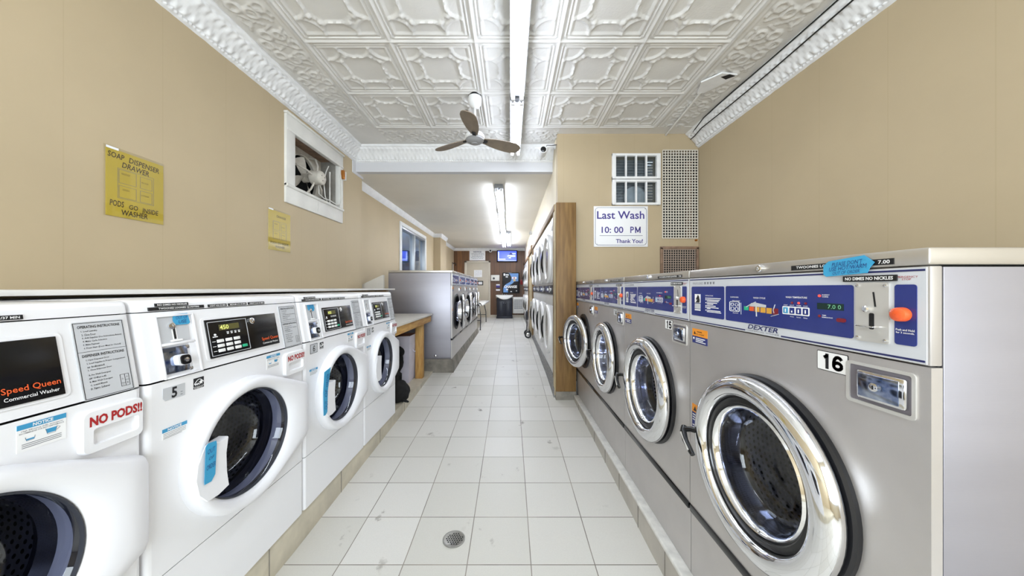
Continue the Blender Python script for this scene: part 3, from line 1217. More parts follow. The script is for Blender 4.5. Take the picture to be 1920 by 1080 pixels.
def make_big_washer():
    root = empty('stainless_washer', '', 'washing machine')
    # cabinet
    m = MB('steel')
    m.plate_hole(-WD, WD, .285, 1.029, 0, DZ, .226, 0, 72, .06)
    m.add([(-WD, 0, .285), (-WD, .02, .285), (-WD, .02, 1.029), (-WD, 0, 1.029)], [(0, 1, 2, 3)])
    m.add([(WD, 0, .285), (WD, .02, .285), (WD, .02, 1.029), (WD, 0, 1.029)], [(0, 1, 2, 3)])
    m.add([(-WD, 0, 1.029), (WD, 0, 1.029), (WD, .02, 1.029), (-WD, .02, 1.029)], [(0, 1, 2, 3)])
    m.box(-WD, WD, .004, .02, .0, .258)
    cab = m.build('front_panel', root)
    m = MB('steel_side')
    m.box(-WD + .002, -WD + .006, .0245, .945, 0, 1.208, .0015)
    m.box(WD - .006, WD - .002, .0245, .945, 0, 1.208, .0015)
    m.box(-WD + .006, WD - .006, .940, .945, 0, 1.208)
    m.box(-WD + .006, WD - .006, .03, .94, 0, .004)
    # dark seam behind the flange
    m.use('dark_void').box(-WD + .006, -.30, .019, .026, .01, 1.2)
    m.box(.30, WD - .006, .019, .026, .01, 1.2)
    cb = m.build('side_panel', root)
    m = MB('black_gloss').box(-WD + .004, WD - .004, -.006, .02, .258, .286, .004)
    m.build('kick_strip', root)
    m = MB('steel_cap').box(-WD, WD, -.004, .945, 1.211, 1.242, .004)
    cp = m.build('top_cap', root)
    m = MB('chrome').lathe([(.011, -.003), (.011, -.012), (.009, -.014), (.005, -.014), (.0045, -.010), (0, -.010)], (0, 0, 1.227), 18)
    m.build('cap_lock', cp)
    m = MB('label_black').box(.102, .326, -.0055, -.0035, 1.2155, 1.2275)
    m.use('print_white').text('TWOONIES LOONIES QUARTERS', .117, .285, 1.2178, 1.2252, -.006, .02)
    m.text('7.00', .300, .320, 1.2178, 1.2252, -.006, .02)
    m.build('price_strip', root)
    m = MB('label_black').box(.233, .331, -.0065, -.004, 1.1835, 1.1955)
    m.use('print_white').text('NO DIMES NO NICKLES', .238, .326, 1.1862, 1.1930, -.007, .025)
    m.build('price_strip', root)
    # printed control panel
    m = MB('steel').box(-WD, WD, -.0015, .02, 1.032, 1.209, .002)
    m.use('silver_sheet').box(-WD + .002, WD - .004, -.003, 0, 1.034, 1.207)
    m.use('print_navy')
    m.box(-WD + .002, WD - .006, -.0036, 0, 1.2005, 1.2042)
    m.box(-WD + .002, -.065, -.0036, 0, 1.0368, 1.0405)
    m.box(.068, WD - .006, -.0036, 0, 1.0368, 1.0405)
    m.text('DEXTER', -.054, .058, 1.0445, 1.0585, -.0036, .02, .25, res=3)
    m.use('print_grey').text('COMMERCIAL WASHER', -.062, .062, 1.0375, 1.0420, -.0036, .0, .1)
    m.text('MAXI LOAD', -.352, -.285, 1.1835, 1.1925, -.0036, -.01)
    for i in range(4):
        x = -.272 + .017 * i
        m.box(x - .004, x + .004, -.0036, 0, 1.184, 1.190)
        m.box(x - .005, x + .005, -.0036, 0, 1.190, 1.1925)
    m.use('blue_panel')
    m.prism(rrect(-.360, -.163, 1.061, 1.1755, .006), -.0042, 0)
    m.prism(rrect(-.155, .2525, 1.061, 1.1765, .006), -.0042, 0)
    m.prism(rrect(.326, .3595, 1.063, 1.1765, .005), -.0042, 0)
    m.use('print_white')
    Y = -.0048
    m.box(-.337, -.299, Y, -.004, 1.112, 1.146)
    m.use('silver_label').box(-.337, -.299, Y, -.004, 1.089, 1.109)
    m.use('print_white').box(-.337, -.299, Y, -.004, 1.0815, 1.087)
    m.use('print_black').prism([(-.331, 1.113), (-.305, 1.113), (-.303, 1.124), (-.309, 1.138), (-.316, 1.144), (-.318, 1.139), (-.328, 1.127), (-.326, 1.123), (-.318, 1.127), (-.326, 1.117)], Y - .0004, -.0046)
    m.use('print_white').text('INSTRUCTIONS', -.268, -.222, 1.1395, 1.1435, Y, .01)
    for i, (z, ln) in enumerate(((1.132, .078), (1.126, .072), (1.121, .066), (1.115, .058), (1.110, .036), (1.104, .050), (1.098, .066), (1.094, .020), (1.087, .076), (1.082, .080))):
        m.box(-.258, -.258 + ln, Y, -.004, z - .0014, z + .0014)
        if i in (0, 1, 3, 5, 6, 8):
            m.box(-.267, -.262, Y, -.004, z - .002, z + .002)
    m.text('DISPENSER', -.130, -.092, 1.138, 1.142, Y, .01)
    m.text('PRE-WASH', -.121, -.086, 1.1270, 1.1300, Y, .01)
    m.text('BLEACH', -.118, -.094, 1.0870, 1.0900, Y, .01)
    for p in (rrect(-.133, -.089, 1.094, 1.125, .004),):
        m.tube([(a, Y, b) for a, b in p], .0011, 4, True)
    for x0, x1, z0, z1 in ((-.127, -.116, 1.112, 1.120), (-.108, -.095, 1.112, 1.119), (-.127, -.113, 1.098, 1.107)):
        m.tube([(a, Y, b) for a, b in rrect(x0, x1, z0, z1, .002)], .0008, 4, True)
    m.tube([(a, Y, b) for a, b in circ(-.101, 1.102, .006)], .0008, 4, True)
    m.text('WASH CYCLE', -.030, .016, 1.138, 1.143, Y, .01)
    m.use('amber')
    for i, c_ in enumerate(('key_green', 'print_orange', 'amber', 'amber', 'amber', 'red_dim')):
        m.use(c_).box(-.068 + .022 * i, -.050 + .022 * i, Y, -.004, 1.101 - .001 * i, 1.113)
    m.use('silver_label')
    m.prism([(-.045, 1.114), (.018, 1.114), (.018, 1.121), (-.02, 1.126), (-.038, 1.124)], Y, -.004)
    m.tube([(-.058, Y, 1.111), (-.040, Y, 1.120), (-.02, Y, 1.128)], .0016, 4)
    m.tube([(-.018, Y, 1.115), (-.017, Y, 1.085)], .0016, 4)
    m.tube([(-.082, Y, 1.123), (-.081, Y, 1.086)], .0008, 4)
    m.tube([(.050, Y, 1.124), (.044, Y, 1.108), (.047, Y, 1.100)], .0011, 4)
    m.tube([(.036, Y, 1.090), (.062, Y, 1.098)], .0009, 4)
    m.use('print_white').text('WASH TEMPERATURE', .084, .146, 1.1435, 1.1480, Y, .015)
    m.prism(rrect(.074, .152, 1.100, 1.1215, .003), Y, -.004)
    m.use('blue_panel')
    for i in range(4):
        m.use('print_blue' if i == 0 else 'blue_panel').prism(rrect(.0775 + .0192 * i, .0915 + .0192 * i, 1.103, 1.1185, .0015), Y - .0008, -.0046)
    m.use('print_white')
    for i, s_ in enumerate(('START', 'HOT', 'WARM', 'COLD')):
        m.text(s_, .078 + .0192 * i, .0905 + .0192 * i, 1.1235, 1.1260, Y, .015, res=1)
        m.box(.083 + .0192 * i, .0862 + .0192 * i, Y - .0012, -.0046, 1.106, 1.115 - .004 * (i == 1))
    for i, s_ in enumerate(('Heavy', 'Normal', 'Delicate')):
        m.text(s_, .098 + .0192 * i, .109 + .0192 * i, 1.0935, 1.0965, Y, .01, res=1)
    for i, c_ in enumerate(('red_dim', 'led_red', 'red_dim')):
        m.use(c_).lathe([(.003, -.004), (.003, -.006), (0, -.007)], (.104 + .0192 * i, 0, 1.1315), 10)
    m.use('led_red').lathe([(.0032, -.004), (.0032, -.006), (0, -.007)], (.178, 0, 1.1515), 10)
    m.use('red_dim').lathe([(.0032, -.004), (.0032, -.006), (0, -.007)], (.178, 0, 1.1035), 10)
    m.use('print_white').text('INSERT', .184, .202, 1.1525, 1.1550, Y, .015)
    m.text('COINS', .184, .199, 1.1480, 1.1508, Y, .015)
    m.text('TIME', .184, .194, 1.1045, 1.1070, Y, .015)
    m.text('REMAINING', .184, .209, 1.1000, 1.1025, Y, .015)
    m.use('led_dark').box(.172, .233, Y, -.004, 1.1195, 1.1345)
    m.use('led_digits').text('7.0 0', .198, .228, 1.1225, 1.1315, Y - .0006, .0)
    m.use('red_dim').prism(rrect(.219, .238, 1.094, 1.1025, .004), -.007, -.004)
    m.use('print_white').text('Push and Hold', .3285, .357, 1.0895, 1.0935, Y, .015)
    m.text('for 3 seconds.', .3285, .357, 1.0845, 1.0880, Y, .015)
    m.use('print_red').text('EMERGENCY', .325, .3610, 1.1890, 1.1925, -.0036, .0)
    m.text('STOP', .337, .351, 1.1845, 1.1880, -.0036, .0)
    cpn = m.build('control_panel', root)
    m = MB('print_orange') if False else MB('orange_button')
    m.lathe([(.0135, -.004), (.0135, -.012), (.0125, -.016), (.009, -.0185), (.004, -.0195), (0, -.0197)], (.3395, 0, 1.1205), 24)
    m.build('stop_button', cpn)
    m = MB('steel_bright')
    m.prism(rrect(.2585, .3185, 1.060, 1.181, .004), -.0062, -.002)
    m.use('dark_hole').T = Matrix.Translation((.294, 0, 1.147)) @ Matrix.Rotation(-.12, 4, 'Y') @ Matrix.Translation((-.294, 0, -1.147))
    m.box(.2925, .2955, -.0068, -.005, 1.132, 1.162)
    m.T = None
    m.prism(rrect(.2845, .2935, 1.086, 1.119, .003), -.0068, -.005)
    m.use('chrome').lathe([(.0065, -.006), (.0065, -.011), (.004, -.013), (0, -.013)], (.281, 0, 1.127), 14)
    m.box(.270, .303, -.020, -.006, 1.0905, 1.0935, .001)
    for x in (.2635, .3135):
        for z in (1.0665, 1.1745):
            m.lathe([(.0032, -.006), (.0032, -.0085), (0, -.0095)], (x, 0, z), 10)
    m.build('coin_slot_plate', cpn)
    # coin box recess
    m = MB('steel_bright')
    a, b = rrect(.236, .357, .926, 1.013, .008), rrect(.243, .351, .933, 1.007, .004)
    L = lambda p, y: [(q[0], y, q[1]) for q in p]
    m.loft([L(a, 0), L(a, -.003), L(b, -.003), L(b, .012)], True)
    m.use('recess_grey').add(L(b, -.0004), [tuple(range(len(b)))])
    cbx = m.build('coin_box', root)
    m = MB('chrome').box(.2625, .346, -.010, .005, .941, 1.000, .004)
    m.use('coin_chrome').box(.2665, .338, -.0112, -.005, .946, .994, .002)
    m.use('chrome').lathe([(.0085, -.011), (.0085, -.015), (.006, -.016), (0, -.016)], (.299, 0, .971), 16)
    m.use('dark_hole').box(.2978, .3002, -.0165, -.012, .967, .975)
    m.build('coin_box_door', cbx)
    # warning stickers
    m = MB('sticker_navy').box(-.360, -.262, -.001, 0, .951, .9785)
    m.use('sticker_orange').box(-.360, -.262, -.001, 0, .979, 1.008)
    m.use('print_black').prism([(-.349, .986), (-.337, .986), (-.343, .998)], -.0016, 0)
    m.text('WARNING', -.328, -.295, .995, 1.0, -.0016, .015)
    m.text('RISK OF INJURY', -.334, -.280, .985, .990, -.0016, .01)
    m.use('print_white').sphere((-.350, -.001, .969), .005, 8, 6, (1, .2, 1))
    for z, w_ in ((.971, .060), (.9645, .048), (.958, .064)):
        m.box(-.336, -.336 + w_, -.0016, 0, z - .0016, z + .0016)
    m.build('warning_sticker', root)
    m = MB('sticker_navy').box(-.362, -.320, -.001, 0, .598, .672)
    m.use('sticker_orange').box(-.362, -.320, -.001, 0, .672, .704)
    m.use('print_black').prism([(-.352, .678), (-.330, .678), (-.341, .697)], -.0016, 0)
    m.use('print_white')
    for z in (.662, .652, .642, .620, .610):
        m.box(-.357, -.326, -.0016, 0, z - .002, z + .002)
    m.build('warning_sticker', root)
    # gasket and drum
    m = MB('rubber')
    m.lathe([(.268, .0), (.268, -.010), (.262, -.015), (.236, -.015), (.224, .0), (.222, .06)], (0, 0, DZ), 72)
    m.build('door_gasket', root)
    m = MB('chrome').lathe([(.222, .05), (.205, .055), (.200, .07), (.205, .10), (.24, .11)], (0, 0, DZ), 64)
    m.use('drum_holes')
    drum_uv(m, [(.255, .11), (.255, .50), (.22, .52), (.01, .52)], (0, 0, DZ), 64, 62)
    m.use('drum_steel')
    for k_ in range(3):
        a = .5 + k_ * 2 * PI / 3
        m.prism([(math.cos(a) * .255 + math.cos(a + PI / 2) * q * .04, DZ + math.sin(a) * .255 + math.sin(a + PI / 2) * q * .04) for q in (-1, 1)] + [(math.cos(a) * .185, DZ + math.sin(a) * .185)], .12, .5)
    m.build('drum', root)
    # door: chrome ring hinged on the right
    hinge = (.262, -.02, DZ)
    m = MB('chrome')
    m.lathe([(.24, -.016), (.254, -.018), (.262, -.026), (.264, -.036), (.259, -.048), (.247, -.058), (.231, -.064), (.216, -.064), (.205, -.057), (.199, -.045), (.198, -.030), (.205, -.019)], (0, 0, DZ), 80)
    d = m.build('door', root, pivot=hinge, sharp=60)
    h = hinge
    m = MB('rubber').lathe([(.200, -.030), (.196, -.038), (.182, -.040), (.176, -.032), (.176, -.01)], (0, 0, DZ), 72)
    m.use('chrome').lathe([(.177, -.034), (.171, -.040), (.165, -.036), (.161, -.015), (.158, .02), (.154, .045)], (0, 0, DZ), 72)
    o = m.build('door_rim', d, sharp=60)
    m2 = MB('door_glass').lathe([(.165, -.024), (.160, -.01), (.155, .03), (.142, .058), (.11, .074), (.06, .082), (0, .084)], (0, 0, DZ), 64)
    o2 = m2.build('door_glass', d, sharp=80)
    m3 = MB('black_gloss')
    m3.tube([(-.232, -.055, DZ + .004), (-.255, -.066, DZ + .001), (-.272, -.080, DZ - .006)], .010, 10)
    m3.tube([(-.281, -.076, DZ - .002), (-.268, -.088, DZ - .012), (-.235, -.098, DZ - .030), (-.190, -.101, DZ - .052), (-.182, -.101, DZ - .056)], .0125, 10, r1=.0085)
    m3.use('steel_bright').tube([(-.262, -.1005, DZ - .012), (-.195, -.1105, DZ - .046)], .0032, 6)
    o3 = m3.build('door_handle', d)
    for q in (o, o2, o3):
        q.location = tuple(-c for c in h)
    return root, d


def big_number(root, s_):
    m = MB('print_black').prism(rrect(.168, .239, .9765, 1.022, .003), -.0010, 0)
    m.use('print_white').prism(rrect(.1695, .2375, .978, 1.0205, .002), -.0014, -.0008)
    w_ = .054
    m.use('print_black').numeral(s_, .2035 - w_ / 2, .2035 + w_ / 2, .9815, 1.0170, -.0018, .31)
    m.build('number_plate', root)


big, bigdoor = make_big_washer()
GR = 'stainless washers on the right wall'
bare = [big] + [copy_tree(big) for i in range(8)]
for i in range(4):
    w = bare[i]
    w.location, w.rotation_euler = (.74, .939 + .757 * i, .15), (0, 0, -PI / 2)
    no = ('16', '15', '14', '13')[i]
    w['label'] = ('big stainless washer numbered 16, nearest on the right with its bare side toward us', 'stainless washer numbered 15, second from the front on the right',
                  'stainless washer numbered 14, third from the front on the right', 'farthest right-hand stainless washer with its door ajar beside the wooden post')[i]
    w['group'] = GR
    if i < 3:
        big_number(w, no)
    if i == 3:
        for ch in w.children:
            if ch.name.split('.')[0] == 'door':
                ch.rotation_euler = (0, 0, math.radians(14))
GM = 'stainless washers of the free-standing row'
LM = ('stainless washer at the near end of the rear left row, broad side facing us', 'second stainless washer from the near end of the rear left row', 'middle stainless washer of the five in the rear left row',
      'fourth stainless washer from the near end of the rear left row', 'last stainless washer of the rear left row, beside the white folding table')
for i in range(5):
    w = bare[4 + i]
    w.location, w.rotation_euler, w.scale = (-.8175, 4.5 + .34 + .685 * i, .326), (0, 0, PI / 2), (.906, .95, 1)
    w['label'], w['group'] = LM[i], GM
    if i == 0:
        for y in (.25, .68):
            MB('chrome').lathe([(.016, 0), (.016, -.006), (.008, -.010), (0, -.010)], (-WD + .002, y, .04), 12, 'x').build('side_bolt', w)
    for ch in w.children:
        if ch.name.split('.')[0] == 'door':
            ch.rotation_euler = (0, 0, math.radians((13, 16, 4, 9, 6)[i]))

tape([(-.052, .008), (-.046, .012), (-.040, .017), (.034, .024), (.053, .008), (.045, -.002), (.040, -.013), (-.046, -.018), (-.052, -.012)], .001,
     [("PLEASE DON'T", -.032, .032, .006, .015, .06), ('USE HOT/WARM', -.038, .040, -.004, .005, .06), ('OUT OF ORDER', -.030, .026, -.013, -.006, .06)],
     (.74 - .0075, .939 - .243, .15 + 1.214), -PI / 2, 'blue tape note across the price strip of the washer numbered 16')


# ================================================================== stacked dryers
def make_dryer():
    root = empty('stacked_dryer', '', 'tumble dryer')
    Wd, Hd = .412, 1.90
    m = MB('dryer_enamel')
    m.box(-Wd, Wd, .012, .60, 0, Hd, .003)
    m.build('cabinet', root)
    m = MB('dryer_enamel')
    m.box(-Wd + .004, Wd - .004, 0, .012, 1.745, Hd - .004, .003)
    m.build('top_fascia', root)
    m = MB('dryer_enamel').box(-Wd + .004, Wd - .004, 0, .012, .83, .955, .003)
    m.build('middle_fascia', root)
    m = MB('dryer_enamel').box(-Wd + .004, Wd - .004, 0, .012, .012, .18, .003)
    m.build('toe_panel', root)
    m = MB('navy_cabinet').box(-Wd + .004, Wd - .004, -.012, .01, .965, 1.075, .003)
    m.use('blue_panel').box(-.36, -.06, -.0135, -.01, .985, 1.06)
    m.use('silver_label').box(.04, .15, -.0135, -.01, .98, 1.065, .002)
    m.use('dark_hole').box(.09, .097, -.0145, -.012, 1.0, 1.05)
    m.use('chrome').lathe([(.02, -.012), (.02, -.03), (.015, -.034), (0, -.034)], (.26, 0, 1.02), 16)
    m.use('print_white').lathe([(.016, -.012), (.016, -.03), (0, -.031)], (-.02, 0, 1.02), 14)
    m.build('control_panel', root)
    for cz in (.505, 1.42):
        m = MB('dryer_enamel')
        m.prism(rrect(-.385, .385, cz - .315, cz + .315, .06), -.012, .012)
        m.lathe([(.315, -.012), (.318, -.03), (.305, -.048), (.285, -.055), (.262, -.05), (.25, -.035), (.247, -.02)], (0, 0, cz), 48)
        d = m.build('door', root, sharp=50)
        m = MB('dryer_glass').lathe([(.25, -.03), (.2, -.034), (.1, -.036), (0, -.0365)], (0, 0, cz), 40)
        m.build('door_glass', d, sharp=70)
        m = MB('black_gloss')
        pts = [(-.300, -.030, cz + .16), (-.325, -.050, cz + .13), (-.335, -.060, cz + .07), (-.350, -.066, cz + .02), (-.350, -.066, cz - .06), (-.335, -.060, cz - .11), (-.320, -.050, cz - .15), (-.300, -.030, cz - .18)]
        m.tube(pts, .014, 8)
        m.build('door_handle', d)
    return root


dr = make_dryer()
places = [(.513, 4.20 + .828 * i, .28) for i in range(4)] + [(.513, 8.975 + .83 * i, .30) for i in range(4)]
DL = ['stacked dryer nearest us, right behind the wooden post', 'second stacked dryer from the wooden post', 'third stacked dryer from the wooden post', 'stacked dryer beside the folded metal cart',
      'first stacked dryer of the far bank, just past the tan partition', 'second stacked dryer of the far bank', 'third stacked dryer of the far bank', 'stacked dryer nearest the far brown wall']
for i, p in enumerate(places):
    w = dr if i == 0 else copy_tree(dr)
    w.location, w.rotation_euler = p, (0, 0, -PI / 2)
    w['label'], w['group'] = DL[i], 'stacked dryers along the right side'
    if i >= 4:
        w.scale = (.98, 1, .97)

# ================================================================== shelf board, bench and bags on the left
m = MB('offwhite_paint').box(-1.978, -1.415, -1.0, 3.93, 1.2965, 1.314, .003)
m.use('board_wood').box(-1.96, -1.50, 3.86, 3.92, 1.18, 1.2965)
tag(m.build('shelf_board'), 'long white painted shelf board on the yellow wall behind the white washers', 'shelf')
m = MB('laminate').prism([(-2.09, 1.10), (-1.745, 1.10), (-1.745, 1.50), (-1.77, 1.495), (-2.09, 1.345)], 4.40, 4.435)
tag(m.build('side_board'), 'greyish sloping board between the yellow wall and the rear stainless row', 'board')

r = empty('folding_bench', 'wooden laundry folding bench with grey top past the white washers', 'bench', (-1.5, 3.7, .163))
MB('laminate').box(-.47, .43, -.675, .69, .785, .807, .003).build('bench_top', r)
m = MB('pine').box(.375, .415, -.67, .68, .70, .785, .003)
m.box(-.46, .375, .63, .67, .70, .785, .003)
m.box(-.46, .375, -.67, -.63, .70, .785, .003)
m.build('apron', r)
for x in (.33, -.42):
    for y in (.43, -.63):
        MB('pine_leg').box(x - .045, x + .045, y - .045, y + .045, 0, .70, .003).build('leg', r)

r = empty('laundry_bag', 'tall pale lilac open laundry bag standing under the wooden bench', 'bag', (-1.39, 4.02, .163))
m = MB('bag_white')
random.seed(4)
lv = []
for k_ in range(9):
    t = k_ / 8
    ring = []
    a, b = .155 + .022 * t, .135 + .018 * t
    pts = [(-a, -b), (-a / 3, -b), (a / 3, -b), (a, -b), (a, -b / 3), (a, b / 3), (a, b), (a / 3, b), (-a / 3, b), (-a, b), (-a, b / 3), (-a, -b / 3)]
    for (x, y) in pts:
        j = .007 * noise.noise(Vector((x * 9, y * 9, t * 5)))
        ring.append((x + j - .01 * t * (1 - t), y + j + .01 * math.sin(5 * t + x * 9) * .6, .565 * t + (.012 * math.sin(x * 12) if k_ == 8 else 0)))
    lv.append(ring)
m.loft(lv, True, True)
m.use('bag_brown')
inner = [[(x * .97, y * .97, z) for x, y, z in lv[8]], [(x * .9, y * .9, z - .16) for x, y, z in lv[8]]]
m.loft(inner, True, False, True)
m.build('bag_body', r, sharp=60)
m = MB('bag_white')
m.tube([(.174, -.05, .40), (.195, -.06, .375), (.215, -.055, .372)], .006, 6)
m.build('strap', r)


def lump(mb, c, sc_, seed, amp=.18, n=26, mm=18, flat=True):
    rings = []
    for i in range(mm + 1):
        t = -PI / 2 + PI * i / mm
        ring = []
        for j in range(n):
            a = 2 * PI * j / n
            d = Vector((math.cos(t) * math.cos(a), math.cos(t) * math.sin(a), math.sin(t)))
            k_ = 1 + amp * noise.noise(d * 1.9 + Vector((seed, 0, 0))) + amp * .5 * noise.noise(d * 5 + Vector((0, seed, 0)))
            p = d * k_
            z = max(p.z, -.86) if flat else p.z
            ring.append((c[0] + p.x * sc_[0], c[1] + p.y * sc_[1], c[2] + z * sc_[2]))
        rings.append(ring)
    mb.loft(rings, True, True, True)


r = empty('black_bag', 'black drawstring bag slumped on the plinth at the foot of the washer numbered 7', 'bag', (-1.165, 3.27, .163))
m = MB('bag_black')
lump(m, (0, 0, .10), (.13, .11, .115), 3.1)
lump(m, (-.03, .03, .22), (.07, .07, .08), 5.7, flat=False)
m.build('bag_body', r, sharp=70)
m = MB('bag_black')
m.tube([(-.03, .0, .27), (.0, -.02, .31), (.03, -.01, .31), (.045, .01, .27), (.04, .02, .2)], .009, 7)
m.build('strap', r)
m = MB('bag_black').tube([(.06, -.04, .05), (.11, -.06, .02), (.135, -.05, .013), (.10, -.03, .02)], .010, 7)
m.build('strap', r)
m = MB('bag_black')
lump(m, (0, 0, .30), (.075, .05, .155), 8.3, .12, flat=False)
lump(m, (.03, -.01, .40), (.06, .05, .06), 1.3, .15, flat=False)
tag(m.build('black_bundle', None, (-1.345, 3.80, .163 + .0)), 'black bundle of cloth hanging over the front of the lilac laundry bag', 'bundle')
m = MB('gasket_grey')
m.lathe([(0, 0), (.07, 0), (.08, .14), (.085, .145), (.078, .145), (.068, .01)], (0, 0, 0), 24, 'z')
tag(m.build('bucket', None, (-1.36, 3.76, .163)), 'small grey bucket below the black bundle in front of the laundry bag', 'bucket')

# ================================================================== exhaust fan opening
r = empty('exhaust_fan', 'dusty white exhaust fan set in a framed opening high on the yellow wall', 'exhaust fan', (XL, 3.275, 2.48), PI / 2)
m = MB('offwhite_paint')
m.box(-.475, -.36, -.022, .03, -.26, .25, .004)
m.box(.40, .475, -.022, .03, -.26, .25, .004)
m.box(-.475, .475, -.022, .03, .245, .375, .004)
m.box(-.485, .485, -.036, .0, .375, .395, .005)
m.box(-.47, .47, -.030, .0, .235, .255, .004)
m.box(-.475, .475, -.018, .03, -.405, -.262, .004)
m.box(-.03, -.02, -.020, .03, -.40, -.265)
m.build('frame', r)
m = MB('offwhite_paint')
m.tube([(-.475, -.018, -.252), (.475, -.018, -.252)], .016, 10)
m.build('sill_bar', r)
m = MB('dusty_grey')
m.box(-.40, -.38, .03, .27, -.30, .30)
m.box(.405, .414, .03, .27, -.30, .30)
m.use('rust_frame').box(-.40, .41, .03, .27, .285, .30)
m.use('dusty_grey')
m.box(-.40, .41, .03, .27, -.30, -.285)
m.use('dark_void').box(-.40, .41, .27, .275, -.30, .30)
m.build('recess_box', r)
FC = (.10, .0)
m = MB('dusty_white').plate_hole(-.38, .405, -.285, .285, FC[0], FC[1], .225, .20, 56, .03)
m.lathe([(.225, .20), (.235, .19), (.245, .20)], (FC[0], 0, FC[1]), 48)
m.build('fan_plate', r)
m = MB('dusty_white')
for k_ in range(4):
    a = .5 + k_ * PI / 2
    vs = []
    for rr in np.linspace(.045, .205, 7):
        w_ = .10 * math.sin(PI * min(1, (rr - .01) / .22) * .62)
        for q in (-1, -.3, .3, 1):
            an = a + q * w_ / rr * .55
            vs.append((FC[0] + rr * math.cos(an), .185 + .03 * q * .7, FC[1] + rr * math.sin(an)))
    m.grid(np.array(vs).reshape(7, 4, 3))
m.lathe([(0, .15), (.045, .155), (.05, .2), (0, .21)], (FC[0], 0, FC[1]), 20)
m.build('fan_blades', r)
m = MB('dusty_white')
m.lathe([(0, -.006), (.058, -.004), (.068, .004), (.072, .02), (.072, .105), (.06, .118), (.02, .125), (.018, .16), (0, .16)], (FC[0], 0, FC[1]), 28)
m.use('dusty_grey')
for k_ in range(3):
    a = .4 + k_ * 2.09
    m.lathe([(.006, -.002), (.006, -.008), (0, -.009)], (FC[0] + .03 * math.cos(a), 0, FC[1] + .03 * math.sin(a)), 8)
m.build('motor', r)
m = MB('dusty_white')
for a in (1.25, 2.9, 4.25, 5.6):
    c, q = math.cos(a), math.sin(a)
    m.tube([(FC[0] + .05 * c, .07, FC[1] + .05 * q), (FC[0] + .15 * c, .08, FC[1] + .15 * q), (FC[0] + .235 * c, .12, FC[1] + .235 * q), (FC[0] + .25 * c, .20, FC[1] + .25 * q)], .010, 8)
m.build('motor_bracket', r)
m = MB('cable_white')
m.tube([(.30, .05, .20), (.25, .05, .12), (.22, .06, .0), (.25, .06, -.15), (.28, .05, -.22)], .006, 6)
m.tube([(.16, .08, -.05), (.12, .05, -.16), (.16, .02, -.20), (.24, .0, -.20), (.33, -.02, -.22), (.40, -.028, -.20), (.43, -.03, -.10), (.42, -.03, .05), (.40, -.03, .14)], .006, 6)
m.tube([(.34, .06, .15), (.34, .06, -.25)], .008, 6)
m.build('cord', r)
m = MB('brass').box(.425, .458, -.055, -.02, .105, .205, .003)
m.use('offwhite_paint').box(.458, .485, -.055, -.02, .10, .20, .003)
m.build('junction_box', r)


# ================================================================== signs
def yellow_sign(loc, w_, h_, label, small):
    m = MB('card_yellow').box(-w_ / 2 + .012, w_ / 2 - .002, -.003, 0, -h_ / 2, h_ / 2 - .012)
    Y = -.0036
    k_ = w_ / .27
    m.use('pen_black')
    if not small:
        m.text('SOAP', -.118, -.050, .118, .146, Y, +.012, .1, -.02)
        m.text('DISPENSER', -.030, .112, .112, .140, Y, +.012, .1, -.06)
        m.text('DRAWER', -.060, .062, .078, .106, Y, +.012, .15, -.06)
        m.text('PODS', -.110, -.052, -.122, -.092, Y, +.012, .1, 0)
        m.text('GO', -.030, .010, -.124, -.100, Y, +.012, .1, 0)
        m.text('INSIDE', .030, .108, -.128, -.102, Y, +.012, .15, .02)
        m.text('WASHER', -.062, .055, -.160, -.132, Y, +.012, .12, .02)
    else:
        m.text('DRAWER', -.035, .075, .105, .125, Y, .006, .1, -.03)
        m.text('PODS GO INSIDE', -.105, .11, -.120, -.100, Y, .006, .1, 0)
        m.text('WASHER', -.05, .06, -.150, -.130, Y, .006, .1, 0)
    m.use('print_grey')
    for (x0, x1, z0, z1) in ((-.078, .085, -.078, .074), (-.073, .003, .000, .069), (-.073, .003, -.073, -.012), (.020, .077, .000, .062), (.020, .077, -.073, -.012)):
        for a in ((x0, x1, z0, z0 + .0014), (x0, x1, z1 - .0014, z1), (x0, x0 + .0014, z0, z1), (x1 - .0014, x1, z0, z1)):
            m.box(a[0], a[1], Y, -.0028, a[2], a[3])
    m.use('pen_black')
    m.text('MAIN DETERGENT', -.062, -.025, .045, .054, Y, -.004)
    m.text('PRE WASH', .026, .058, .028, .036, Y, -.004)
    m.text('LIQUID BLEACH', -.058, -.028, -.036, -.026, Y, -.004)
    m.text('SOFTENER', .024, .062, -.040, -.033, Y, -.004)
    o = m.build('paper_sign', None, loc, PI / 2)
    tag(o, label, 'sign', 'yellow handwritten signs on the left wall')
    q = MB('clear_sleeve').box(-w_ / 2, w_ / 2, -.0052, -.0046, -h_ / 2 - .003, h_ / 2)
    q.use('paper_white').box(-w_ / 2 + .01, -w_ / 2 + .06, -.006, -.005, h_ / 2 - .014, h_ / 2 - .003)
    q.build('plastic_sleeve', o)
    return o


yellow_sign((XL + .001, 1.688, 1.852), .272, .345, 'yellow handwritten sign about the soap dispenser drawer, the larger one nearer us', False)
yellow_sign((XL + .001, 2.74, 1.81), .272, .345, 'yellow handwritten sign in a clear sleeve below the exhaust fan', True)

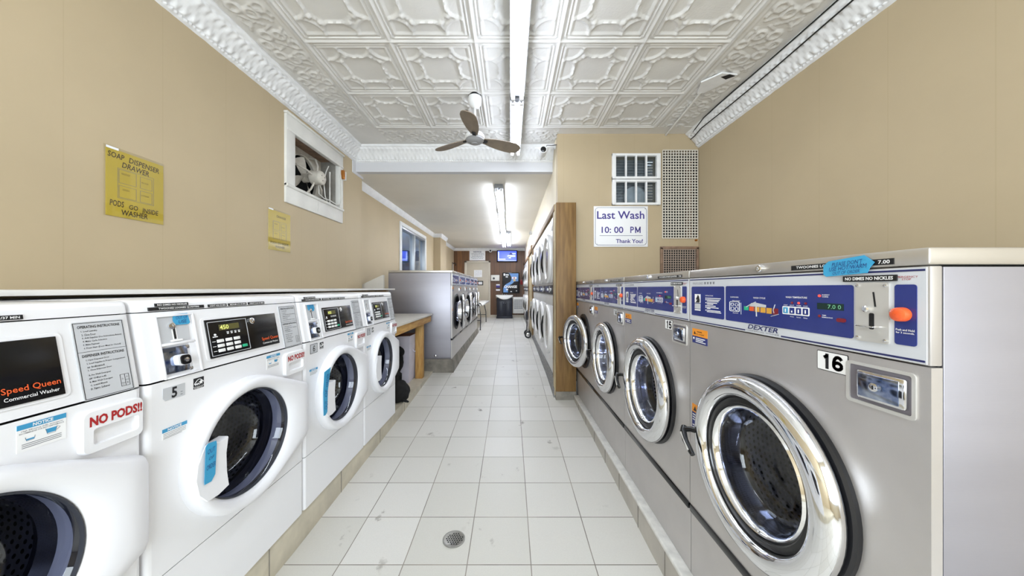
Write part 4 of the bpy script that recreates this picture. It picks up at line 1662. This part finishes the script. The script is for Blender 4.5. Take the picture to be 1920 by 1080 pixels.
m = MB('paper_white').box(.952, 1.568, 3.648, 3.659, EYE + .470, EYE + .933, .002)
m.use('print_navy')
m.tube([(a, 3.647, b) for a, b in rrect(.968, 1.552, EYE + .490, EYE + .917, .035, 6)], .0022, 4, True)
m.use('print_purple')
Y = 3.647
m.text('Last Wash', .988, 1.527, EYE + .787, EYE + .876, Y, .014, res=4)
m.text('10: 00', 1.040, 1.287, EYE + .627, EYE + .699, Y, .014, res=4)
m.text('P', 1.367, 1.408, EYE + .627, EYE + .699, Y, .014, res=4)
for st in ([(1.428, .627), (1.428, .699)], [(1.478, .627), (1.478, .699)], [(1.428, .692), (1.453, .640), (1.478, .692)]):
    m.stroke([(x, EYE + z) for x, z in st], .0125, Y)
m.text('Thank You!', 1.203, 1.510, EYE + .512, EYE + .558, Y, .022, res=4)
m.use('print_navy').box(1.017, 1.508, Y - .0004, Y + .002, EYE + .595, EYE + .599)
for x in (.985, 1.535):
    for z in (.505, .902):
        m.use('chrome').lathe([(.005, 0), (.005, -.003), (0, -.004)], (x, 3.648, EYE + z), 8)
tag(m.build('wall_sign'), 'white sign with purple lettering giving the last wash time', 'sign')

# ================================================================== openings in the end wall
r = empty('grille_window', 'small white eight-pane window above the white last wash sign', 'window', (1.4335, 3.66, EYE + 1.2385))
m = MB('trim_white')
for z0, z1 in ((-.2925, -.004), (.004, .2925)):
    m.box(-.2745, -.232, -.028, .02, z0, z1, .003)
    m.box(.232, .2745, -.028, .02, z0, z1, .003)
    m.box(-.2745, .2745, -.026, .02, z0, z0 + .026, .003)
    m.box(-.2745, .2745, -.026, .02, z1 - .026, z1, .003)
    for x in (-.116, 0, .116):
        m.box(x - .0085, x + .0085, -.022, .01, z0, z1, .002)
m.build('window_frame', r)
MB('window_glass').box(-.24, .24, .03, .034, -.27, .27).build('pane', r)
m = MB('dusty_grey')
for i in range(17):
    m.box(-.30, .30, .13, .135, -.29 + .034 * i, -.262 + .034 * i)
m.build('louvre', r)
m = MB('dusty_white').lathe([(.13, .10), (.13, .12), (.05, .11), (0, .11)], (.03, 0, -.17), 30)
m.build('fan_housing', r)
MB('dark_void').box(-.265, .26, .3, .31, -.5, .5).build('shade_backing', r)  # dark sheet stands in for the unlit space behind the window


def mesh_grille(name, label, x0, x1, z0, z1, frame, pitch=.0318, bw=.0105):
    r = empty(name, label, 'grille', ((x0 + x1) / 2, 3.66, (z0 + z1) / 2))
    W_, H_ = (x1 - x0) / 2, (z1 - z0) / 2
    m = MB('lattice' if frame is None else 'lattice_dull')
    nx, nz = int(round(2 * W_ / pitch)), int(round(2 * H_ / pitch))
    for i in range(nx + 1):
        x = -W_ + 2 * W_ * i / nx
        m.box(x - bw / 2, x + bw / 2, -.012, -.006, -H_, H_)
    for i in range(nz + 1):
        z = -H_ + 2 * H_ * i / nz
        m.box(-W_, W_, -.0125, -.0065, z - bw / 2, z + bw / 2)
    m.build('lattice', r)
    if frame:
        m = MB(frame)
        for a in ((-W_ - .012, W_ + .012, H_ - .02, H_ + .012), (-W_ - .012, W_ + .012, -H_ - .012, -H_ + .02), (-W_ - .012, -W_ + .015, -H_, H_), (W_ - .015, W_ + .012, -H_, H_)):
            m.box(a[0], a[1], -.022, 0, a[2], a[3], .003)
        m.build('grille_frame', r)
        MB('dark_void').box(-W_, W_, -.003, 0, -H_, H_).build('shade_backing', r)  # black sheet puts the shade behind the lattice into colour
    else:
        m = MB('dark_void').box(-W_, W_, .10, .11, -H_, H_)  # added black box, keeps the lattice holes dark
        m.box(-W_, -W_ + .004, .0, .10, -H_, H_)
        m.box(W_ - .004, W_, .0, .10, -H_, H_)
        m.box(-W_, W_, .0, .10, H_ - .004, H_)
        m.box(-W_, W_, .0, .10, -H_, -H_ + .004)
        m.build('shade_backing', r)
        m = MB('rust_frame').box(W_ - .09, W_ - .02, .05, .095, -H_ + .02, H_ - .1)
        m.build('duct', r)


mesh_grille('wall_grille', 'tall white lattice grille beside the small eight-pane window', 1.737, 2.137, EYE + .569, EYE + 1.572, None)
mesh_grille('wall_grille', 'short rusty-framed grille just above the stainless washers', 1.722, 2.132, EYE + .09, EYE + .462, 'rust_frame', .027, .0075)
tag(MB('brass').lathe([(.012, 0), (.012, -.02), (.006, -.03), (0, -.03)], (2.12, 3.66, EYE + .545), 12).build('wall_bolt'), 'small brass bolt head on the end wall between the two grilles', 'bolt')


# ================================================================== lights
def tube_light(name, x, ya, yb, z, label, hang, glow='tube_glow'):
    r = empty(name, label, 'ceiling light', (x, ya, z), 0, 'fluorescent strip lights')
    L = yb - ya
    m = MB('fixture_grey').box(-.062, .062, 0, L, .028, .085, .004)
    m.prism([(-.02, .03), (.02, .03), (.012, .012), (-.012, .012)], .03, L - .03)
    m.build('housing', r)
    for s_ in (-.036, .036):
        m = MB(glow).tube([(s_, .04, 0), (s_, L - .04, 0)], .0165, 12)
        m.build('fluorescent_tube', r)
    for y0 in (.0, L - .04):
        for s_ in (-.036, .036):
            m = MB('white_plastic').box(s_ - .016, s_ + .016, y0 + .006, y0 + .034, -.02, .03, .003)
            m.use('gasket_grey').box(s_ - .004, s_ + .004, y0 + (.0 if y0 else .004), y0 + .006 + (.034 if y0 else 0), -.006, .006)
            m.build('lamp_holder', r)
    if hang:
        for y in (.25, L - .25):
            MB('steel_bright').tube([(0, y, .08), (0, y, hang - z)], .006, 6).build('hanger', r)
    return r


tube_light('ceiling_light', .058, .30, 2.725, 2.925, 'long twin-tube light hanging from the tin ceiling, nearest us', ZC - .004)
tube_light('ceiling_light', .058, 2.755, 3.86, 2.925, 'short twin-tube light at the far end of the tin ceiling, beside the ceiling fan', ZC - .004)
tube_light('ceiling_light', -.166, 4.55, 6.04, ZB - .085, 'twin-tube light on the flat ceiling nearest the white beam', 0, 'tube_glow_soft')
tube_light('ceiling_light', -.178, 6.06, 8.28, ZB - .085, 'middle twin-tube light on the flat ceiling', 0, 'tube_glow_soft')
tube_light('ceiling_light', -.205, 8.30, 10.8, ZB - .085, 'twin-tube light on the flat ceiling reaching toward the brown wall', 0, 'tube_glow_soft')
tube_light('ceiling_light', -.045, 8.30, 10.6, ZB - .085, 'twin-tube light on the flat ceiling set off to the right of the line', 0, 'tube_glow_soft')

# ceiling fan
r = empty('ceiling_fan', 'three-blade ceiling fan with taupe blades beside the strip light', 'ceiling fan', (-.325, 2.93, 2.66))
m = MB('fan_white')
m.lathe([(0, .085), (.035, .082), (.075, .07), (.088, .05), (.088, .03), (.08, .022)], (0, 0, 0), 32, 'z')
m.use('fan_grey').lathe([(.08, .022), (.082, .012), (.07, -.004), (.05, -.014), (.03, -.018), (.028, -.024), (.012, -.026), (0, -.026)], (0, 0, 0), 32, 'z')
m.build('motor_hub', r)
m = MB('fan_white').tube([(0, 0, .08), (0, 0, .36)], .011, 10)
m.build('down_rod', r)
m = MB('fan_white').lathe([(.015, .30), (.04, .315), (.058, .345), (.062, .39), (.06, .405)], (0, 0, 0), 24, 'z')
m.use('rubber').lathe([(.06, .405), (.058, .424), (0, .424)], (0, 0, 0), 24, 'z')
m.build('canopy', r)
for k_, ang in enumerate((-92, 28, 148)):
    a = math.radians(ang)
    R3 = Matrix.Rotation(a, 4, 'Z') @ Matrix.Rotation(math.radians(-14), 4, 'X')
    m = MB('fan_blade')
    m.T = R3
    top, bot = [], []
    prof = [(.085, .030), (.12, .040), (.18, .056), (.26, .068), (.34, .073), (.40, .070), (.44, .056), (.462, .036), (.470, .012)]
    for x, w_ in prof:
        top.append([(x, w_ * q, .032 + .006 * (1 - q * q) - .02 * max(0, (x - .1))) for q in (-1, -.5, 0, .5, 1)])
        bot.append([(p[0], p[1], p[2] - .006) for p in top[-1]])
    m.grid(np.array(top))
    m.grid(np.array(bot))
    rim = [row[0] for row in top] + [row[-1] for row in top[::-1]]
    m.loft([rim, [(p[0], p[1], p[2] - .006) for p in rim]], True)
    b = m.build('blade', r)
    m = MB('rubber')
    m.T = R3
    m.box(.07, .125, -.016, .016, .018, .028, .002)
    m.build('blade_iron', b)

# ================================================================== cameras, cables, small fittings
r = empty('security_camera', 'white bullet security camera by the corner of the yellow end wall', 'security camera', (.385, 3.80, 2.945))
m = MB('fan_white').lathe([(.0, .10), (.035, .10), (.044, .09), (.044, -.05), (.046, -.055), (.046, -.062), (.034, -.064)], (0, 0, 0), 24)
m.use('fan_white').lathe([(.034, -.063), (.018, -.060)], (0, 0, 0), 24)
m.use('black_gloss').lathe([(.033, -.063), (.031, -.070), (.02, -.074), (0, -.075)], (0, 0, -.006), 24)
m.build('camera_body', r)
m = MB('fan_white').tube([(0, .05, .02), (.06, .04, .06), (.12, .02, .06), (.154, .02, .06)], .012, 8)
m.lathe([(.03, .130), (.03, .154)], (0, .02, .06), 16, 'x')
m.build('mount_arm', r)
m = MB('cable_black').tube([(0, .09, .03), (.05, .0, .07), (.10, -.04, .05), (.15, -.10, .03)], .004, 6)
m.build('cable', r)
r = empty('dome_camera', 'small white dome camera at the top of the brown wall beside the door', 'security camera', (-.74, 11.9, 2.70))
m = MB('fan_white').lathe([(.06, 0), (.06, -.03), (.05, -.05)], (0, 0, 0), 20)
m.build('camera_base', r)
m = MB('black_gloss').sphere((0, -.045, 0), .042, 16, 10)
m.use('fan_white').lathe([(.05, -.05), (.055, -.062), (.045, -.07), (.03, -.07)], (0, 0, 0), 20)
m.build('lens', r)
m = MB('fan_white').box(.49, .54, 7.94, 8.06, 2.66, 2.74, .008)
m.lathe([(.028, -.05), (.03, -.02), (0, -.0)], (.49, 7.96, 2.67), 14)
tag(m.build('sensor'), 'small white sensor high on the cream wall above the dryers', 'sensor')

m = MB('cable_black').tube([(1.992, y, ZC - .006 - .012 * abs(math.sin(y * 2.1))) for y in np.linspace(-.4, 3.3, 18)] + [(2.02, 3.5, ZC - .03), (2.05, 3.655, ZC - .05)], .0055, 6)
tag(m.build('ceiling_cable', None), 'thin black cable along the upper edge of the right cornice', 'cable', 'black cables along the right cornice')
m = MB('cable_black').tube([(2.035 + .006 * math.sin(y * 3), y, ZC - .066 - .006 * math.sin(y * 2.7)) for y in np.linspace(-.4, 3.4, 18)] + [(2.052, 3.57, ZC - .075), (2.06, 3.655, ZC - .07)], .0055, 6)
tag(m.build('ceiling_cable', None), 'thin black cable draped over the middle of the right cornice', 'cable', 'black cables along the right cornice')
m = MB('cable_white').tube([(1.70, 2.86, ZC - .018), (1.715, 2.95, ZC - .02), (1.775, 3.655, ZC - .022)], .011, 8)
tag(m.build('conduit'), 'white conduit on the tin ceiling running to the yellow end wall', 'conduit')
m = MB('trim_white').prism([(1.62, 2.72), (1.72, 2.60), (1.86, 2.62), (1.84, 2.70), (1.74, 2.86), (1.68, 2.88)], ZC - .024, ZC - .012, 'z')
m.use('dark_hole').prism([(1.74, 2.645), (1.79, 2.61), (1.85, 2.63), (1.80, 2.675)], ZC - .0255, ZC - .022, 'z')
struct(m.build('trim_7'))

r = MB('drain_steel').lathe([(.058, .0), (.058, .003), (.050, .004), (.047, .0025), (0, .0025)], (0, 0, 0), 36, 'z')
r.use('dark_hole')
for i in range(-3, 4):
    for j in range(-3, 4):
        if math.hypot(i, j) < 3.3:
            r.prism(circ(i * .0125 + .00625 * (j % 2), j * .0115, .0042, 8), .0026, .0031, 'z')
tag(r.build('floor_drain', None, (-.296, 1.678, fz(1.678))), 'round steel drain cover in the tiled floor', 'drain')

# ================================================================== far wall
YB = 11.9
r = empty('door_1', 'beige door in the far brown wall', 'door', (-1.21, YB, .23))
r['kind'] = 'structure'
MB('door_beige').box(-.405, .405, -.03, 0, 0, 2.03, .003).build('door_leaf', r)
m = MB('frame_beige').box(-.49, -.405, -.06, 0, 0, 2.09, .004)
m.box(.405, .47, -.06, 0, 0, 2.09, .004)
m.box(-.49, .47, -.06, 0, 2.03, 2.09, .004)
m.build('door_frame', r)
MB('chrome').lathe([(.0, -.10), (.028, -.095), (.03, -.075), (.012, -.06), (.012, -.03), (.03, -.03)], (-.34, 0, .98), 16).build('door_handle', r)


def dash_sign(name, label, x0, x1, z0, z1, y, head, rows, ink='print_grey', frame=None):
    m = MB('paper_white').box(x0, x1, y - .006, y, z0, z1)
    h_ = z1 - z0
    m.use(ink)
    if head:
        m.text(head, x0 + .25 * (x1 - x0), x1 - .25 * (x1 - x0), z1 - .20 * h_, z1 - .07 * h_, y - .0068, .03)
    for i in range(rows):
        z = z1 - h_ * ((.30 if head else .12) + (.62 if head else .8) * i / rows)
        k_ = .10 + .12 * ((i * 7) % 3) / 3
        x = x0 + k_ * (x1 - x0)
        j = 0
        while x < x1 - k_ * (x1 - x0):
            w_ = .02 + .018 * ((i * 5 + j * 3) % 4)
            m.box(x, min(x + w_, x1 - .02), y - .0068, y - .005, z - .03 * h_, z)
            x += w_ + .014
            j += 1
    if frame:
        m.use(frame)
        for a in ((x0 - .02, x1 + .02, z1 - .012, z1 + .018), (x0 - .02, x1 + .02, z0 - .018, z0 + .012), (x0 - .02, x0 + .012, z0, z1), (x1 - .012, x1 + .02, z0, z1)):
            m.box(a[0], a[1], y - .014, y, a[2], a[3])
    return tag(m.build(name), label, 'sign')


dash_sign('notice_sign', 'white notice board on the brown wall above the beige door', -1.52, -.933, 2.345, 2.71, YB, 'NOTICE', 5, 'print_navy')
dash_sign('paper_notice', 'sheet of white paper taped to the upper half of the beige door', -1.35, -1.05, 1.725, 1.985, YB - .03, None, 4)
dash_sign('framed_notice', 'black-framed white notice on the beige door', -1.20, -1.03, 1.44, 1.565, YB - .03, None, 1, 'print_grey', 'black_matte')

r = empty('television', 'flat television showing a blue screen at the top of the brown wall', 'television', (-.119, 11.84, EYE + 1.1735))
m = MB('black_gloss').box(-.38, .38, -.03, .03, -.218, .218, .01)
m.build('television_body', r)
m = MB('screen_blue').box(-.345, .345, -.032, -.028, -.175, .190)
m.use('screen_light')
m.box(-.335, -.30, -.033, -.03, -.13, .17)
m.box(-.30, -.06, -.033, -.03, -.125, -.095)
m.box(.02, .30, -.033, -.03, -.02, .035)
m.box(.06, .14, -.033, -.03, -.075, -.045)
m.box(.15, .31, -.033, -.03, .08, .11)
m.box(-.335, .335, -.033, -.03, -.172, -.158)
m.use('screen_dark').prism([(.06, .05), (.12, .14), (.19, .10), (.21, .05)], -.0335, -.03)
m.box(.03, .12, -.0335, -.03, -.012, .01)
m.build('screen', r)
MB('black_matte').box(-.12, .12, .03, .06, -.1, .1).build('wall_mount', r)

r = empty('change_machine', 'black and blue coin change machine on the brown wall', 'change machine', (.02, YB, EYE + .186))
m = MB('black_gloss').box(-.308, .308, -.26, 0, -.376, .376, .012)
m.build('cabinet', r)
m = MB('black_matte').box(-.288, .285, -.266, -.258, -.355, .355, .003)
m.use('change_blue').prism([(-.06, .345), (.27, .345), (.27, .06), (.12, .05), (.06, -.02), (-.08, -.10), (-.14, -.16), (-.10, -.345), (-.275, -.345), (-.275, -.18), (-.20, -.06), (-.02, .04), (.02, .12), (.02, .20)], -.268, -.262)
m.use('paper_white').prism(rrect(.03, .21, .14, .22, .03), -.270, -.264)
m.use('change_gold').prism(rrect(.08, .17, .06, .13, .02), -.270, -.264)
m.use('print_red').text('$', .09, .15, .15, .21, -.2712, .03)
m.use('paper_white').box(-.265, -.21, -.270, -.264, .26, .34)
m.box(-.19, -.08, -.270, -.264, .27, .31)
m.box(-.19, -.11, -.270, -.264, .20, .235)
m.text('CHANGE', -.25, .22, -.19, -.09, -.2712, .05)
m.prism(rrect(-.18, -.10, -.27, -.22, .02), -.270, -.264)
m.box(-.02, .04, -.272, -.264, -.33, -.30)
m.use('chrome').lathe([(.022, -.262), (.022, -.285), (0, -.288)], (.20, 0, -.29), 14)
m.build('front_panel', r)

r = empty('towel_dispenser', 'white wall dispenser box with a round lock beside the door', 'dispenser', (-.558, YB, EYE + .372))
MB('vent_white').box(-.155, .155, -.14, 0, -.108, .108, .012).build('dispenser_body', r)
MB('gasket_grey').lathe([(.04, -.138), (.04, -.150), (.02, -.154), (0, -.154)], (-.05, 0, -.02), 18).build('lock', r)
r = empty('soap_dispenser', 'small purple and white soap dispenser above the sink', 'dispenser', (-.458, YB, EYE + .015))
m = MB('print_purple').box(-.068, .068, -.10, 0, .0, .075, .008)
m.use('paper_white').box(-.068, .068, -.10, 0, .075, .125, .008)
m.build('dispenser_body', r)
MB('paper_white').prism([(-.068, -.115), (.068, -.115), (.075, -.06), (-.075, -.06)], -.11, 0).build('drip_tray', r)
r = empty('fire_alarm', 'small red box on the brown wall right of the change machine', 'alarm', (.41, YB, EYE + .216))
MB('red_box').box(-.046, .046, -.06, 0, -.09, .09, .008).build('alarm_body', r)
MB('print_red').box(-.02, .02, -.07, -.06, -.03, .02, .003).build('pull_lever', r)

r = empty('sink_vanity', 'dark navy sink cabinet with a white basin against the brown wall', 'sink', (-.212, YB - .004, fz(11.7)))
m = MB('navy_cabinet').box(-.275, .275, -.43, 0, .0, .74, .006)
m.box(-.29, .29, -.44, 0, 0, .07, .004)
m.build('cabinet', r)
for s_ in (-1, 1):
    a, b = (-.262, -.004) if s_ < 0 else (.004, .262)
    m = MB('navy_cabinet').box(a, b, -.448, -.43, .10, .62, .004)
    m.box(a + .04, b - .04, -.453, -.446, .15, .57, .005)
    d = m.build('door', r)
    m = MB('chrome').lathe([(.014, -.475), (.016, -.468), (.007, -.46), (.007, -.445)], (s_ * .03, 0, .56), 12)
    m.build('knob', d)
m = MB('porcelain')
prof = []
N_ = 28
rings = []
for (k_, z) in ((0, .70), (.55, .715), (.85, .755), (1.0, .80), (1.0, .83), (.93, .832), (.80, .80), (.3, .745)):
    ring = []
    for i in range(N_ + 1):
        t = -1 + 2 * i / N_
        x = .305 * t
        yf = -.43 - .075 * (1 - t * t)
        ring.append((x * (1 if k_ > .5 else .6), -.02 + (yf + .02) * max(k_, .25), z))
    ring += [(.305 * (1 if k_ > .5 else .6), 0, z), (-.305 * (1 if k_ > .5 else .6), 0, z)]
    rings.append(ring)
m.loft(rings, True, True, True)
cr = []
for i in range(N_ + 1):
    t = -1 + 2 * i / N_
    yf = -.445 - .075 * (1 - t * t)
    zb = .80 - .125 * (1 - t * t)
    cr.append([(.308 * t, yf, .838), (.308 * t, yf - .006, .828), (.308 * t, yf, zb + .02), (.308 * t, yf + .03, zb), (.308 * t, -.40, zb + .01), (.308 * t, -.40, .838)])
m.loft(cr, True, True, True)
m.box(-.305, .305, -.08, 0, .80, .84, .006)
m.build('basin', r)
m = MB('chrome')
for x in (-.075, .075):
    m.lathe([(.018, .84), (.016, .86), (.022, .865), (.02, .88), (0, .885)], (x, -.05, 0), 12, 'z')
m.tube([(0, -.05, .84), (0, -.06, .875), (0, -.10, .885), (0, -.15, .87)], .011, 8)
m.build('faucet', r)

r = empty('wall_heater', 'white louvred wall heater between the sink and the dryers', 'heater', (.29, YB, EYE - .632))
MB('vent_white').box(-.20, .20, -.16, 0, -.30, .30, .012).build('heater_body', r)
m = MB('offwhite_paint')
for i in range(12):
    z = .20 - .028 * i
    m.box(-.15, .16, -.170, -.158, z - .009, z + .006, .001)
for x in np.linspace(-.15, .155, 5):
    m.box(x, x + .006, -.173, -.158, -.13, .21)
m.use('print_grey').box(-.155, .165, -.162, -.159, -.135, .215)
m.use('offwhite_paint').box(-.15, .16, -.168, -.158, -.26, -.17, .003)
m.build('louvre', r)

# folding table
r = empty('folding_table', 'white folding table with grey steel legs behind the rear stainless row', 'table', (-1.07, 9.4, fz(9.4)))
zt = .695
MB('porcelain').box(-.38, .38, -1.2, 1.2, zt - .04, zt, .012).build('tabletop', r)
for s_ in (-1, 1):
    y0, y1 = s_ * .78, s_ * 1.0
    for x in (-.30, .28):
        m = MB('gasket_grey').tube([(x * .8, y0, zt - .04), (x, s_ * .9, .35), (x, y1, .012)], .013, 8)
        m.use('rubber').lathe([(.016, 0), (.016, .03), (0, .03)], (x, y1, 0), 10, 'z')
        m.build('leg', r)
    m = MB('gasket_grey').tube([(-.30, s_ * .93, .25), (.28, s_ * .93, .25)], .010, 8)
    m.tube([(-.0, s_ * .3, zt - .05), (0, s_ * .92, .25)], .008, 8)
    m.build('brace', r)

r = empty('wall_hook', 'small black hook with a pale card on the left wall by the far corner', 'hook', (-2.1, 11.55, 2.12), PI / 2)
m = MB('black_matte').box(-.03, .03, -.02, 0, -.14, .12, .004)
m.tube([(0, -.02, .08), (0, -.10, .10), (0, -.13, .06), (0, -.12, .0)], .018, 8)
m.build('hook_plate', r)
MB('door_beige').box(-.12, .14, -.032, -.024, -.20, .09).build('card', r)

# folded cart leaning by the dryer partition
yc = 7.29
r = empty('laundry_cart', 'folded metal shopping cart with small wheels leaning at the dryer partition', 'cart', (.425, yc, fz(yc)))
m = MB('steel_bright')
for y in (-.13, .13):
    m.tube([(-.03, y, .10), (.0, y, .45), (.035, y, .74), (.045, y * .8, .80)], .009, 8)
m.tube([(.045, -.10, .80), (.047, 0, .815), (.045, .10, .80)], .010, 8)
for z in (.2, .45, .6):
    m.tube([(-.03 + .08 * (z - .1), -.13, z), (-.03 + .08 * (z - .1), .13, z)], .006, 6)
m.build('frame', r)
m = MB('gasket_grey')
for i in range(8):
    y = -.12 + .24 * i / 7
    m.tube([(-.055, y, .14), (-.045, y, .42), (-.035, y, .62)], .004, 5)
for z in (.15, .3, .45, .61):
    m.tube([(-.056 + .04 * (z - .15), -.12, z), (-.056 + .04 * (z - .15), .12, z)], .005, 5)
m.use('navy_cabinet').box(-.075, -.03, -.125, .125, .40, .60, .02)
m.build('basket', r)
for y in (-.15, .15):
    m = MB('rubber').lathe([(.045, -.014), (.075, -.014), (.08, 0), (.075, .014), (.045, .014)], (-.03, y, .08), 24)
    m.use('chrome').lathe([(.045, -.010), (.012, -.018), (.012, .018), (.045, .010)], (-.03, y, .08), 24)
    m.build('wheel', r)
